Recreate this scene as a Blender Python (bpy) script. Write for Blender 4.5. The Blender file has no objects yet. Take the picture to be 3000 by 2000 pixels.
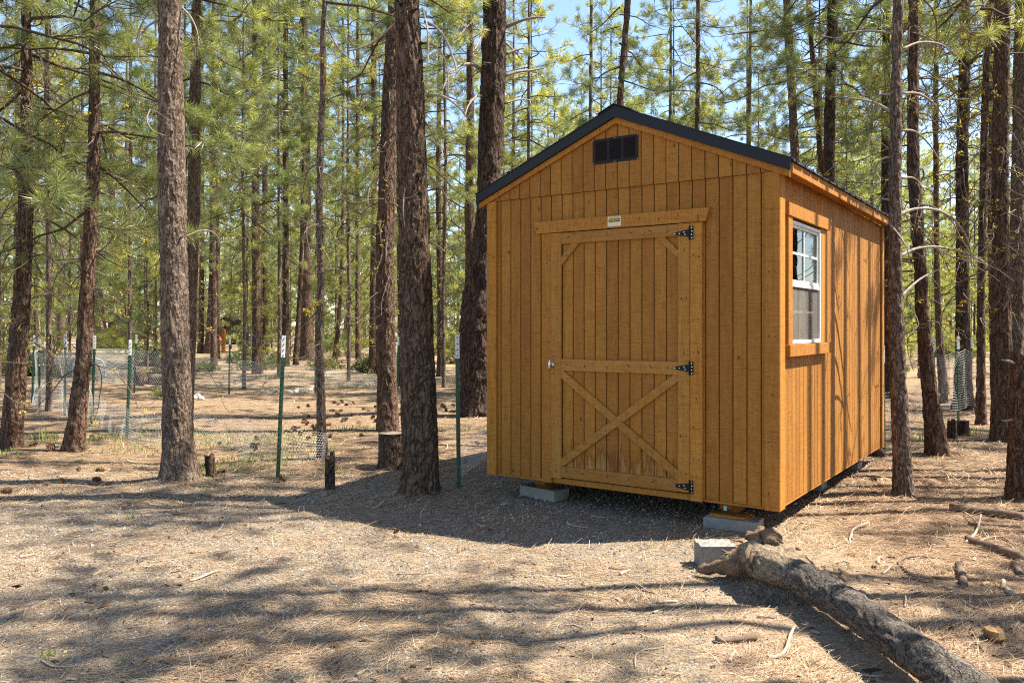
import bpy, math, random
import numpy as np
from mathutils import Vector, Matrix
random.seed(7)
RNG = np.random.default_rng(11)
SC = bpy.context.scene
COL = SC.collection
# ------------------------------------------------------------------ camera, sky, sun, exposure
F, CX, CY, CH = 2387.5, 1500.0, 957.0, 1.45        # focal length and horizon in pixels of the 3000 px photograph, camera height
SUN_EL, SUN_AZ = math.radians(55.5), math.radians(3.0)   # azimuth measured from +X towards +Y
cam = bpy.data.cameras.new('camera')
cam_o = bpy.data.objects.new('camera', cam)
COL.objects.link(cam_o)
cam_o.location = (0, 0, CH)
cam_o.rotation_euler = (math.pi/2, 0, 0)
cam.sensor_width = 36
cam.lens = F/3000*36
cam.shift_y = (CY-1000)/3000
cam.clip_start = 0.05
cam.clip_end = 3000
SC.camera = cam_o
world = bpy.data.worlds.new('World')
SC.world = world
world.use_nodes = True
wn = world.node_tree.nodes
wl = world.node_tree.links
for n in list(wn): wn.remove(n)
sky = wn.new('ShaderNodeTexSky')
sky.sky_type = 'NISHITA'
sky.sun_disc = False
sky.sun_elevation = SUN_EL
# Nishita sun_rotation: 0 = +Y, clockwise seen from above
sky.sun_rotation = math.pi/2 - SUN_AZ
sky.air_density = 1.0; sky.dust_density = 0.5; sky.ozone_density = 1.8
bg = wn.new('ShaderNodeBackground'); bg.inputs['Strength'].default_value = 0.10
wo = wn.new('ShaderNodeOutputWorld')
wl.new(sky.outputs[0], bg.inputs[0]); wl.new(bg.outputs[0], wo.inputs[0])
sl = bpy.data.lights.new('sun', 'SUN')
sl.energy = 5.0; sl.angle = math.radians(0.53); sl.color = (1.0, 0.925, 0.79)
sun_o = bpy.data.objects.new('sun', sl); COL.objects.link(sun_o)
S_DIR = Vector((math.cos(SUN_EL)*math.cos(SUN_AZ), math.cos(SUN_EL)*math.sin(SUN_AZ), math.sin(SUN_EL)))
sun_o.rotation_euler = S_DIR.to_track_quat('Z', 'Y').to_euler()
SC.view_settings.view_transform = 'Standard'
SC.view_settings.look = 'None'
SC.view_settings.exposure = 1.68
SC.view_settings.gamma = 1.0
SC.render.engine = 'CYCLES'
cy = SC.cycles
cy.max_bounces = 8; cy.diffuse_bounces = 6; cy.glossy_bounces = 3; cy.transmission_bounces = 5; cy.transparent_max_bounces = 12
cy.filter_width = 1.15
cy.use_denoising = False
cy.denoiser = 'OPENIMAGEDENOISE'
cy.denoising_input_passes = 'RGB_ALBEDO_NORMAL'
cy.denoising_prefilter = 'ACCURATE'
cy.caustics_reflective = False; cy.caustics_refractive = False
cy.sample_clamp_indirect = 4.0

# ------------------------------------------------------------------ helpers
def px(x, z):
    """world X of pixel column x (3000 px photograph) at depth z"""
    return (x-CX)/F*z
def pz(y, z):
    """world height of pixel row y at depth z"""
    return CH-(y-CY)*z/F
def dz(y, h=0.0):
    """depth at which pixel row y meets height h"""
    return F*(CH-h)/(y-CY)

def _hash(ix, iy, iz):
    h = (ix.astype(np.int64)*374761393 + iy.astype(np.int64)*668265263 + iz.astype(np.int64)*2147483647) & 0xffffffff
    h = ((h ^ (h >> 13))*1274126177) & 0xffffffff
    h = (h ^ (h >> 16)) & 0xffffffff
    return h/4294967295.0
def vnoise(x, y, z=None, s=1.0, seed=0):
    x = np.asarray(x, float)*s; y = np.asarray(y, float)*s
    z = np.zeros_like(x) if z is None else np.asarray(z, float)*s
    z = z + seed*17.31
    ix, iy, iz = np.floor(x), np.floor(y), np.floor(z)
    fx, fy, fz = x-ix, y-iy, z-iz
    fx = fx*fx*(3-2*fx); fy = fy*fy*(3-2*fy); fz = fz*fz*(3-2*fz)
    r = 0
    for a in (0, 1):
        for b in (0, 1):
            for c in (0, 1):
                w = (fx if a else 1-fx)*(fy if b else 1-fy)*(fz if c else 1-fz)
                r = r + w*_hash(ix+a, iy+b, iz+c)
    return r*2-1

def new_mesh(name, verts, faces, mats=(), fmat=None, smooth=False):
    """verts Nx3 array; faces: MxK array (all same size) or list of such arrays"""
    me = bpy.data.meshes.new(name)
    verts = np.asarray(verts, dtype=np.float32)
    fl = faces if isinstance(faces, list) else [faces]
    fl = [np.asarray(f, dtype=np.int32) for f in fl if len(f)]
    me.vertices.add(len(verts)); me.vertices.foreach_set('co', verts.ravel())
    nl = sum(f.size for f in fl); nf = sum(len(f) for f in fl)
    me.loops.add(nl); me.polygons.add(nf)
    li = np.concatenate([f.ravel() for f in fl])
    sizes = np.concatenate([np.full(len(f), f.shape[1], dtype=np.int32) for f in fl])
    st = np.concatenate([[0], np.cumsum(sizes)[:-1]]).astype(np.int32)
    me.loops.foreach_set('vertex_index', li)
    me.polygons.foreach_set('loop_start', st)
    try: me.polygons.foreach_set('loop_total', sizes)
    except Exception: pass
    for m in mats: me.materials.append(m)
    if fmat is not None: me.polygons.foreach_set('material_index', np.asarray(fmat, dtype=np.int32))
    me.polygons.foreach_set('use_smooth', np.full(nf, bool(smooth)))
    me.update(calc_edges=True)
    return me

class MB:
    """collects shapes for ONE mesh"""
    def __init__(s): s.v = []; s.f = {3: [], 4: []}; s.n = 0; s.m = {3: [], 4: []}
    def add(s, v, f3=None, f4=None, mat=0):
        v = np.asarray(v, float)
        for k, f in ((3, f3), (4, f4)):
            if f is not None and len(f):
                f = np.asarray(f, int)+s.n
                s.f[k].append(f); s.m[k].append(np.full(len(f), mat))
        s.v.append(v); s.n += len(v)
        return s
    def box(s, x0, x1, y0, y1, z0, z1, bev=0.0, mat=0, M=None):
        if x0 > x1: x0, x1 = x1, x0
        if y0 > y1: y0, y1 = y1, y0
        if z0 > z1: z0, z1 = z1, z0
        if bev <= 0:
            v = np.array([(x, y, z) for z in (z0, z1) for y in (y0, y1) for x in (x0, x1)], float)
            f = [(0, 2, 3, 1), (4, 5, 7, 6), (0, 1, 5, 4), (2, 6, 7, 3), (0, 4, 6, 2), (1, 3, 7, 5)]
            f3 = None
        else:
            b = min(bev, (x1-x0)*.45, (y1-y0)*.45, (z1-z0)*.45)
            v = []; idx = {}
            for i, (X, sx) in enumerate(((x0, 1), (x1, -1))):
                for j, (Y, sy) in enumerate(((y0, 1), (y1, -1))):
                    for k, (Z, sz) in enumerate(((z0, 1), (z1, -1))):
                        idx[i, j, k, 0] = len(v); v.append((X, Y+sy*b, Z+sz*b))
                        idx[i, j, k, 1] = len(v); v.append((X+sx*b, Y, Z+sz*b))
                        idx[i, j, k, 2] = len(v); v.append((X+sx*b, Y+sy*b, Z))
            f = []; f3 = []
            def q(a, b_, c, d): f.append((a, b_, c, d))
            for i in (0, 1): q(*[idx[i, j, k, 0] for j, k in ((0, 0), (1, 0), (1, 1), (0, 1))])
            for j in (0, 1): q(*[idx[i, j, k, 1] for i, k in ((0, 0), (1, 0), (1, 1), (0, 1))])
            for k in (0, 1): q(*[idx[i, j, k, 2] for i, j in ((0, 0), (1, 0), (1, 1), (0, 1))])
            for i in (0, 1):
                for j in (0, 1): q(idx[i, j, 0, 0], idx[i, j, 1, 0], idx[i, j, 1, 1], idx[i, j, 0, 1])
            for i in (0, 1):
                for k in (0, 1): q(idx[i, 0, k, 0], idx[i, 1, k, 0], idx[i, 1, k, 2], idx[i, 0, k, 2])
            for j in (0, 1):
                for k in (0, 1): q(idx[0, j, k, 1], idx[1, j, k, 1], idx[1, j, k, 2], idx[0, j, k, 2])
            for i in (0, 1):
                for j in (0, 1):
                    for k in (0, 1): f3.append((idx[i, j, k, 0], idx[i, j, k, 1], idx[i, j, k, 2]))
            v = np.array(v, float)
            c = v.mean(0)
            def fix(fs):
                out = []
                for t in fs:
                    p = v[list(t)]; nn = np.cross(p[1]-p[0], p[2]-p[0])
                    out.append(t if nn@(p.mean(0)-c) > 0 else t[::-1])
                return out
            f = fix(f); f3 = fix(f3)
        if M is not None: v = v@np.array(M.to_3x3()).T+np.array(M.translation)
        return s.add(v, f3, f, mat)
    def prism(s, poly, a0, a1, axis='y', mat=0):
        """polygon (convex, in the two other axes) extruded along axis; n-gon fanned"""
        n = len(poly); P = np.array(poly, float)
        def mk(a):
            o = np.zeros((n, 3))
            if axis == 'y': o[:, 0] = P[:, 0]; o[:, 2] = P[:, 1]; o[:, 1] = a
            elif axis == 'x': o[:, 1] = P[:, 0]; o[:, 2] = P[:, 1]; o[:, 0] = a
            else: o[:, 0] = P[:, 0]; o[:, 1] = P[:, 1]; o[:, 2] = a
            return o
        v = np.vstack([mk(a0), mk(a1)])
        f3 = [(0, i, i+1) for i in range(1, n-1)]+[(n, n+i+1, n+i) for i in range(1, n-1)]
        f4 = [(i, n+i, n+(i+1) % n, (i+1) % n) for i in range(n)]
        return s.add(v, f3, f4, mat)
    def tube(s, pts, rad, sides=6, cap=True, mat=0, twist=0.0):
        v, f4, f3 = tube_arrays(pts, rad, sides, cap, twist)
        return s.add(v, f3, f4, mat)
    def mesh(s, name, mats=(), smooth=False):
        fl = []; ml = []
        for k in (3, 4):
            if s.f[k]: fl.append(np.concatenate(s.f[k])); ml.append(np.concatenate(s.m[k]))
        return new_mesh(name, np.concatenate(s.v), fl, mats, np.concatenate(ml), smooth)
    def build(s, name, mat, parent=None, smooth=False, **k):
        mats = mat if isinstance(mat, (list, tuple)) else [mat]
        return obj(name, s.mesh(name, mats, smooth), parent, **k)

def tube_arrays(pts, rad, sides=6, cap=True, twist=0.0):
    P = np.asarray(pts, float); n = len(P)
    R = np.broadcast_to(np.asarray(rad, float), (n,))
    T = np.gradient(P, axis=0); T /= np.linalg.norm(T, axis=1)[:, None]+1e-9
    up = np.array([0, 0, 1.0]) if abs(T[0, 2]) < .9 else np.array([1.0, 0, 0])
    A = np.cross(np.broadcast_to(up, T.shape), T); A /= np.linalg.norm(A, axis=1)[:, None]+1e-9
    B = np.cross(T, A)
    a = np.arange(sides)/sides*2*np.pi+twist
    v = P[:, None, :]+R[:, None, None]*(np.cos(a)[None, :, None]*A[:, None, :]+np.sin(a)[None, :, None]*B[:, None, :])
    v = v.reshape(-1, 3)
    i = np.arange(n-1)[:, None]*sides; j = np.arange(sides)[None, :]; j2 = (j+1) % sides
    f4 = np.stack([i+j, i+j2, i+sides+j2, i+sides+j], -1).reshape(-1, 4)
    f3 = None
    if cap:
        v = np.vstack([v, P[0], P[-1]])
        c0, c1 = n*sides, n*sides+1
        jj = np.arange(sides); j3 = (jj+1) % sides
        f3 = np.vstack([np.stack([np.full(sides, c0), j3, jj], -1), np.stack([np.full(sides, c1), (n-1)*sides+jj, (n-1)*sides+j3], -1)])
    return v, f4, f3

def tag(o, label=None, cat=None, group=None, kind=None):
    if label: o['label'] = label
    if cat: o['category'] = cat
    if group: o['group'] = group
    if kind: o['kind'] = kind
    return o
def obj(name, me, parent=None, loc=None, label=None, cat=None, group=None, kind=None, rot=None, scale=None):
    o = bpy.data.objects.new(name, me); COL.objects.link(o)
    if parent is not None: o.parent = parent
    if loc is not None: o.location = loc
    if rot is not None: o.rotation_euler = rot
    if scale is not None: o.scale = scale
    return tag(o, label, cat, group, kind)
def empty(name, loc, label, cat, rz=0.0, group=None, kind=None):
    o = bpy.data.objects.new(name, None); COL.objects.link(o)
    o.location = loc; o.rotation_euler = (0, 0, rz); o.empty_display_size = .2
    return tag(o, label, cat, group, kind)

# ------------------------------------------------------------------ materials
class NT:
    def __init__(s, name):
        s.m = bpy.data.materials.new(name); s.m.use_nodes = True
        s.t = s.m.node_tree; s.n = s.t.nodes; s.l = s.t.links
        for x in list(s.n): s.n.remove(x)
        s.out = s.n.new('ShaderNodeOutputMaterial')
    def node(s, typ, ins=None, **kw):
        x = s.n.new(typ)
        for k, v in kw.items(): setattr(x, k, v)
        for k, v in (ins or {}).items():
            if isinstance(v, bpy.types.NodeSocket): s.l.new(v, x.inputs[k])
            else: x.inputs[k].default_value = v
        return x
    def coord(s, which='Object', scale=(1, 1, 1), add=None):
        c = s.node('ShaderNodeTexCoord').outputs[which]
        if add is not None:
            c = s.node('ShaderNodeVectorMath', {0: c, 1: add}, operation='ADD').outputs[0]
        return s.node('ShaderNodeMapping', {'Vector': c, 'Scale': scale}).outputs[0]
    def rnd(s, k=30.0):
        r = s.node('ShaderNodeObjectInfo').outputs['Random']
        return r, s.node('ShaderNodeMath', {0: r, 1: k}, operation='MULTIPLY').outputs[0]
    def noise(s, vec, scale=5, detail=4, rough=.55, dist=0.0):
        return s.node('ShaderNodeTexNoise', {'Vector': vec, 'Scale': scale, 'Detail': detail, 'Roughness': rough, 'Distortion': dist}).outputs['Fac']
    def vor(s, vec, scale=5, feature='F1', out='Distance', rnd=1.0):
        return s.node('ShaderNodeTexVoronoi', {'Vector': vec, 'Scale': scale, 'Randomness': rnd}, feature=feature).outputs[out]
    def ramp(s, fac, stops, interp='LINEAR'):
        r = s.node('ShaderNodeValToRGB', {'Fac': fac}); cr = r.color_ramp; cr.interpolation = interp
        while len(cr.elements) < len(stops): cr.elements.new(.5)
        for e, (p, c) in zip(cr.elements, stops):
            e.position = p; e.color = (c[0], c[1], c[2], 1) if isinstance(c, (tuple, list)) else (c, c, c, 1)
        return r.outputs[0]
    def mix(s, fac, a, b, mode='MIX'):
        x = s.node('ShaderNodeMix', data_type='RGBA', blend_type=mode)
        for sock, v in ((x.inputs[0], fac), (x.inputs[6], a), (x.inputs[7], b)):
            if isinstance(v, bpy.types.NodeSocket): s.l.new(v, sock)
            else: sock.default_value = (*v, 1) if isinstance(v, tuple) and len(v) == 3 else v
        return x.outputs[2]
    def math(s, op, a, b=0.0, c=0.0):
        return s.node('ShaderNodeMath', {0: a, 1: b, 2: c}, operation=op).outputs[0]
    def bump(s, h, strength=.5, dist=.01, normal=None):
        i = {'Height': h, 'Strength': strength, 'Distance': dist}
        if normal is not None: i['Normal'] = normal
        return s.node('ShaderNodeBump', i).outputs[0]
    def bsdf(s, color, rough=.8, normal=None, spec=.3, metal=0.0, extra=None):
        i = {'Base Color': (*color, 1) if isinstance(color, tuple) else color, 'Roughness': rough, 'Metallic': metal, 'Specular IOR Level': spec}
        if normal is not None: i['Normal'] = normal
        i.update(extra or {})
        return s.node('ShaderNodeBsdfPrincipled', i).outputs[0]
    def done(s, sh):
        s.l.new(sh, s.out.inputs[0]); return s.m

def mat_siding(name='stained_siding', tone=(1, 1, 1), horiz=False, weather=0.0, blotch=1.0, axis='z', stain=False):
    """rough sawn plywood / lumber with orange brown stain. grain runs along axis"""
    n = NT(name)
    r, off = n.rnd(37.0)
    offv = n.node('ShaderNodeCombineXYZ', {0: off, 1: off, 2: off}).outputs[0]
    sc_long = {'z': (1, 1, .06), 'x': (.06, 1, 1)}[axis]
    sc_saw = {'z': (.10, .10, 1), 'x': (1, .1, .10)}[axis]
    grain = n.noise(n.coord('Object', sc_long, offv), 55, 5, .65, .6)
    figure = n.noise(n.coord('Object', {'z': (1, 1, .16), 'x': (.16, 1, 1)}[axis], offv), 9, 3, .6, 2.2)
    saw = n.noise(n.coord('Object', sc_saw, offv), 120, 2, .6, .1)
    saw2 = n.noise(n.coord('Object', sc_saw, offv), 60, 3, .6, .2)
    big = n.noise(n.coord('Object', (1, 1, .5), offv), 1.7, 3, .6)
    c = n.ramp(grain, [(.22, (.195, .072, .007)), (.5, (.320, .135, .020)), (.8, (.46, .215, .036))])
    c2 = n.ramp(figure, [(.35, (.22, .078, .008)), (.5, (.395, .170, .024)), (.62, (.27, .105, .010))])
    c = n.mix(.45, c, c2)
    c = n.mix(n.ramp(saw, [(.40, .0), (.60, .22)]), c, (.58, .31, .075))
    c = n.mix(n.ramp(saw2, [(.30, .30), (.46, 0.0)]), c, (.17, .068, .011))
    c = n.mix(n.math('MULTIPLY', n.ramp(big, [(.35, 0.0), (.7, .55)]), blotch), c, (.27, .100, .014))
    # knots
    kv = n.node('ShaderNodeTexVoronoi', {'Vector': n.coord('Object', {'z': (1, 1, .55), 'x': (.55, 1, 1)}[axis], offv), 'Scale': 5.5}, feature='F1').outputs['Distance']
    c = n.mix(n.ramp(kv, [(.035, .8), (.075, 0.0)]), c, (.10, .034, .010))
    if weather > 0:
        wz = n.noise(n.coord('Object', sc_long, offv), 30, 4, .7)
        c = n.mix(n.ramp(wz, [(.45, 0.0), (.7, weather)]), c, (.38, .26, .12))
    if stain:
        zz = n.node('ShaderNodeSeparateXYZ', {0: n.coord('Object')}).outputs[2]
        jag = n.noise(n.coord('Object', (1, 1, .12), offv), 26, 4, .7)
        m1 = n.math('ADD', n.math('MULTIPLY', n.math('SUBTRACT', .46, zz), 4.2), n.math('MULTIPLY', n.math('SUBTRACT', jag, .5), 3.4))
        c = n.mix(n.ramp(m1, [(.0, 0.0), (.12, .75), (.35, .25), (.6, 0.0)]), c, (.15, .045, .010))
        c = n.mix(n.ramp(m1, [(.45, 0.0), (.7, .5)]), c, (.36, .24, .10))
    tint = n.mix(r, (.77, .72, .70), (.97, .97, .93))
    c = n.mix(1.0, c, tint, 'MULTIPLY')
    c = n.mix(1.0, c, tone, 'MULTIPLY')
    h = n.math('ADD', n.math('MULTIPLY', saw, .5), n.math('MULTIPLY', grain, .7))
    nm = n.bump(h, .35, .002)
    return n.done(n.bsdf(c, .72, nm, .25))

def mat_plain(name, col, rough=.6, metal=0.0, var=.15, scale=12, bump=.15, spec=.4, col2=None, bdist=.003):
    n = NT(name)
    r, off = n.rnd(20)
    v = n.coord('Object', (1, 1, 1), n.node('ShaderNodeCombineXYZ', {0: off, 1: off}).outputs[0])
    a = n.noise(v, scale, 5, .6)
    b = n.noise(v, scale*9, 3, .6)
    k = tuple(min(1, c*(1+var*1.6)) for c in col); d = tuple(c*(1-var*1.6) for c in col)
    c = n.ramp(a, [(.3, d), (.7, k)])
    if col2: c = n.mix(n.ramp(b, [(.42, 0.0), (.62, .8)]), c, col2)
    return n.done(n.bsdf(c, rough, n.bump(n.math('ADD', a, b), bump, bdist), spec, metal))

def mat_concrete():
    n = NT('concrete')
    r, off = n.rnd(20)
    v = n.coord('Object', (1, 1, 1), n.node('ShaderNodeCombineXYZ', {0: off, 1: off}).outputs[0])
    a = n.noise(v, 9, 5, .6); b = n.noise(v, 260, 3, .7); p = n.vor(v, 120)
    c = n.ramp(a, [(.3, (.20, .186, .165)), (.7, (.30, .285, .255))])
    c = n.mix(n.ramp(b, [(.35, .6), (.5, 0.0)]), c, (.13, .125, .115))
    c = n.mix(n.ramp(p, [(.08, .5), (.2, 0.0)]), c, (.12, .115, .105))
    d = n.noise(v, 4, 3, .5)
    c = n.mix(n.ramp(d, [(.5, 0.0), (.72, .5)]), c, (.30, .23, .16))
    return n.done(n.bsdf(c, .92, n.bump(n.math('ADD', b, n.math('MULTIPLY', p, .6)), .6, .004), .2))

def mat_bark(name, dark, mid, light, red=.4, scale=1.0, charred=0.0):
    n = NT(name)
    r, off = n.rnd(40)
    ov = n.node('ShaderNodeCombineXYZ', {0: off, 1: off, 2: off}).outputs[0]
    base = n.coord('Object', (1, 1, .26), ov); iso = n.coord('Object', (1, 1, .55), ov); P = n.coord('Object', (1, 1, 1), ov)
    rn = n.noise(base, 15*scale, 3, .55, .9)
    ridge = n.math('MULTIPLY', n.math('ABSOLUTE', n.math('SUBTRACT', rn, .5)), 5.0)
    fl = n.noise(iso, 46*scale, 4, .68, .5); fn = n.noise(P, 130*scale, 3, .7)
    cellv = n.node('ShaderNodeTexVoronoi', {'Vector': iso, 'Scale': 44*scale}, feature='F1')
    cr = n.node('ShaderNodeSeparateColor', {0: cellv.outputs['Color']}).outputs[0]
    bigv = n.noise(n.coord('Object', (1, 1, .4), ov), 3.2, 3, .6)
    c = n.ramp(fl, [(.30, dark), (.47, mid), (.68, light)])
    c = n.mix(n.ramp(cr, [(.55, 0.0), (.95, .75)]), c, light)
    c = n.mix(n.math('MULTIPLY', n.ramp(bigv, [(.42, 0.0), (.66, 1.0)]), red), c, (.165, .088, .055))
    c = n.mix(n.ramp(fn, [(.32, .7), (.5, 0.0)]), c, dark)
    c = n.mix(n.ramp(ridge, [(.03, .92), (.30, 0.0)]), c, dark)
    h = n.math('ADD', n.ramp(ridge, [(0.0, 0.0), (.5, 1.0)]), n.math('ADD', n.math('MULTIPLY', fl, 1.3), n.math('MULTIPLY', cellv.outputs['Distance'], -.5)))
    return n.done(n.bsdf(c, .95, n.bump(h, .9, .013/scale), .12))

def mat_needles(name, a, b, c_, trans=.45):
    n = NT(name)
    geo = n.node('ShaderNodeNewGeometry').outputs['Random Per Island']
    r, _ = n.rnd(1)
    big = n.noise(n.coord('Object'), .9, 2, .5)
    col = n.ramp(geo, [(0.0, a), (.5, b), (1.0, c_)])
    col = n.mix(n.ramp(big, [(.3, 0.0), (.7, .5)]), col, c_)
    tint = n.mix(r, (.82, .92, .95), (1.14, 1.05, .90))
    col = n.mix(1.0, col, tint, 'MULTIPLY')
    d = n.bsdf(col, .36, None, .6)
    tcol = n.mix(1.0, col, (1.25, 1.25, .60), 'MULTIPLY')
    t = n.node('ShaderNodeBsdfTranslucent', {'Color': tcol}).outputs[0]
    return n.done(n.node('ShaderNodeMixShader', {0: trans, 1: d, 2: t}).outputs[0])
M_WOOD = mat_siding('stained_siding')
M_TRIM = mat_siding('stained_trim', tone=(1.14, 1.10, 1.0), weather=.08, blotch=.4)
M_TRIMH = mat_siding('stained_trim_horizontal', tone=(1.14, 1.10, 1.0), weather=.10, blotch=.4, axis='x')
M_DOOR = mat_siding('stained_door_boards', tone=(1.02, 1.02, 1.0), blotch=1.3, stain=True)
M_DOORF = mat_siding('stained_door_frame', tone=(1.04, 1.04, 1.0), weather=.25, blotch=.5)
M_DOORH = mat_siding('stained_door_rail', tone=(1.06, 1.06, 1.05), weather=.32, blotch=.5, axis='x')
M_BACK = mat_plain('groove_wood', (.10, .042, .012), .85, bump=.2)
M_BEAM = mat_siding('treated_beam', tone=(.62, .60, .62), weather=.2, axis='z')
M_ROOF = mat_plain('dark_metal', (.006, .0075, .011), .50, 0.0, .12, 30, .05, .3)
M_PANEL = mat_plain('roof_metal', (.10, .105, .115), .34, 0.6, .1, 30, .05, .6)
M_VENT = mat_plain('brown_vent', (.016, .011, .012), .6, 0.0, .1, 40, .05, .22)
M_HINGE = mat_plain('black_hinge', (.0075, .0075, .008), .6, 0.0, .15, 60, .1, .25)
M_STEEL = mat_plain('galvanised_steel', (.62, .61, .58), .33, 1.0, .1, 60, .05)
M_VINYL = mat_plain('white_vinyl', (.60, .60, .585), .42, 0.0, .03, 20, .02, .4)
M_CONC = mat_concrete()
M_GREEN = mat_plain('green_paint', (.012, .070, .030), .42, 0.0, .2, 40, .1, .5, (.020, .05, .03))
M_WHITE = mat_plain('white_paint', (.72, .73, .74), .5, 0.0, .06, 40, .05, .4)
M_WIRE = mat_plain('galvanised_wire', (.62, .63, .62), .45, .3, .1, 60, 0.0)
M_PALE = mat_plain('pale_plastic', (.33, .42, .50), .5, 0.0, .06, 40, .05, .4)
M_DARKIN = mat_plain('dark_interior', (.12, .07, .03), .9)
M_BLUE = mat_plain('blue_paint', (.05, .14, .42), .5)
M_RED = mat_plain('red_paint', (.42, .03, .02), .5)
M_CABIN = mat_plain('dark_red_boards', (.055, .022, .016), .85)
M_POSTW = mat_plain('orange_post', (.46, .20, .06), .8)
M_CONE = mat_plain('cone_scale', (.12, .060, .030), .8, 0.0, .35, 60, .2, .3, (.22, .13, .07))
M_LICHEN = mat_plain('yellow_lichen', (.42, .33, .035), .9, 0.0, .3, 40, .2, .1)
M_STONE = mat_plain('pale_stone', (.42, .38, .33), .9, 0.0, .2, 30, .4)
M_DEAD = mat_plain('dead_twig', (.33, .28, .235), .85, 0.0, .3, 30, .3, .2, (.15, .11, .085))
M_DEADB = mat_plain('dead_branch_bark', (.115, .085, .066), .9, 0.0, .3, 30, .3, .2, (.20, .165, .14))
M_STICK = mat_plain('bleached_stick', (.44, .36, .27), .85, 0.0, .25, 40, .3, .2, (.26, .18, .12))
M_STICKD = mat_plain('weathered_stick', (.19, .135, .095), .9, 0.0, .3, 40, .35, .2, (.09, .06, .045))
M_LIMB = mat_plain('living_limb', (.095, .068, .048), .9, 0.0, .3, 40, .3, .15, (.05, .036, .028))
M_BARK = mat_bark('bark_near', (0.024, 0.017, 0.012), (0.096, 0.064, 0.044), (0.204, 0.143, 0.102), .35, 1.2)
M_BARKL = mat_bark('bark_pale', (0.047, 0.032, 0.024), (0.157, 0.111, 0.083), (0.298, 0.227, 0.174), .15, 1.5)
M_BARKR = mat_bark('bark_red', (0.030, 0.020, 0.015), (0.111, 0.071, 0.051), (0.209, 0.143, 0.102), .6, 1.1)
M_BARKD = mat_bark('bark_dark', (0.017, 0.013, 0.011), (0.064, 0.044, 0.034), (0.136, 0.100, 0.075), .4, .8)
M_NEED_N = mat_needles('needles_green', (.108, .145, .050), (.195, .228, .092), (.33, .345, .185))
M_NEED_Y = mat_needles('needles_yellow_green', (.165, .198, .055), (.270, .295, .105), (.42, .42, .205), .6)
M_NEED_D = mat_needles('needles_dark', (.078, .118, .048), (.140, .178, .078), (.240, .258, .130), .5)

# ------------------------------------------------------------------ ground
LOGA = np.array([1.42, 4.50]); PIT = np.array([1.40, 4.28])
def ground_h(x, y):
    x = np.asarray(x, float); y = np.asarray(y, float)
    d = np.hypot(x, y)
    fade = 1/(1+(d/14)**2)
    h = .045*vnoise(x, y, s=.55, seed=1)*np.clip((d-1.5)/3, 0, 1)
    h = h+(.020*vnoise(x, y, s=2.1, seed=2)+.011*vnoise(x, y, s=5.5, seed=3)+.006*vnoise(x, y, s=14, seed=4)+.003*vnoise(x, y, s=33, seed=5))*fade*1.25
    # soil thrown up around the root of the fallen log, and the hollow dug beneath it
    h = h+.085*np.exp(-(((x-1.62)/.30)**2+((y-4.62)/.26)**2))
    h = h-.13*np.exp(-(((x-1.38)/.17)**2+((y-4.38)/.11)**2))
    h = h+.05*np.exp(-(((x-1.05)/.35)**2+((y-3.86)/.20)**2))
    h = h+.05*np.exp(-(((x-2.25)/.6)**2+((y-4.3)/.5)**2))
    # gentle swells in the needle litter on the right
    r = np.clip((x-1.9)/1.0, 0, 1)*fade
    h = h+r*.035*vnoise(x, y, s=1.3, seed=8)
    for (bx, by, a, b) in BASES:
        h = h+a*np.exp(-(((x-bx)**2+(y-by)**2)/(b*b)))
    # keep it flat under the shed
    u = x-1.0; v = y-7.8
    k = np.clip(1.6-np.hypot(u/1.6, v/2.4), 0, 1)
    return h*(1-.7*k)-.012*k
BASES = [(-.87, 7.1, .05, .30), (-3.09, 7.65, .05, .34), (-2.2, 13.2, .08, .6), (2.83, 6.95, .03, .22), (5.0, 9.6, .04, .3)]

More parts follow.
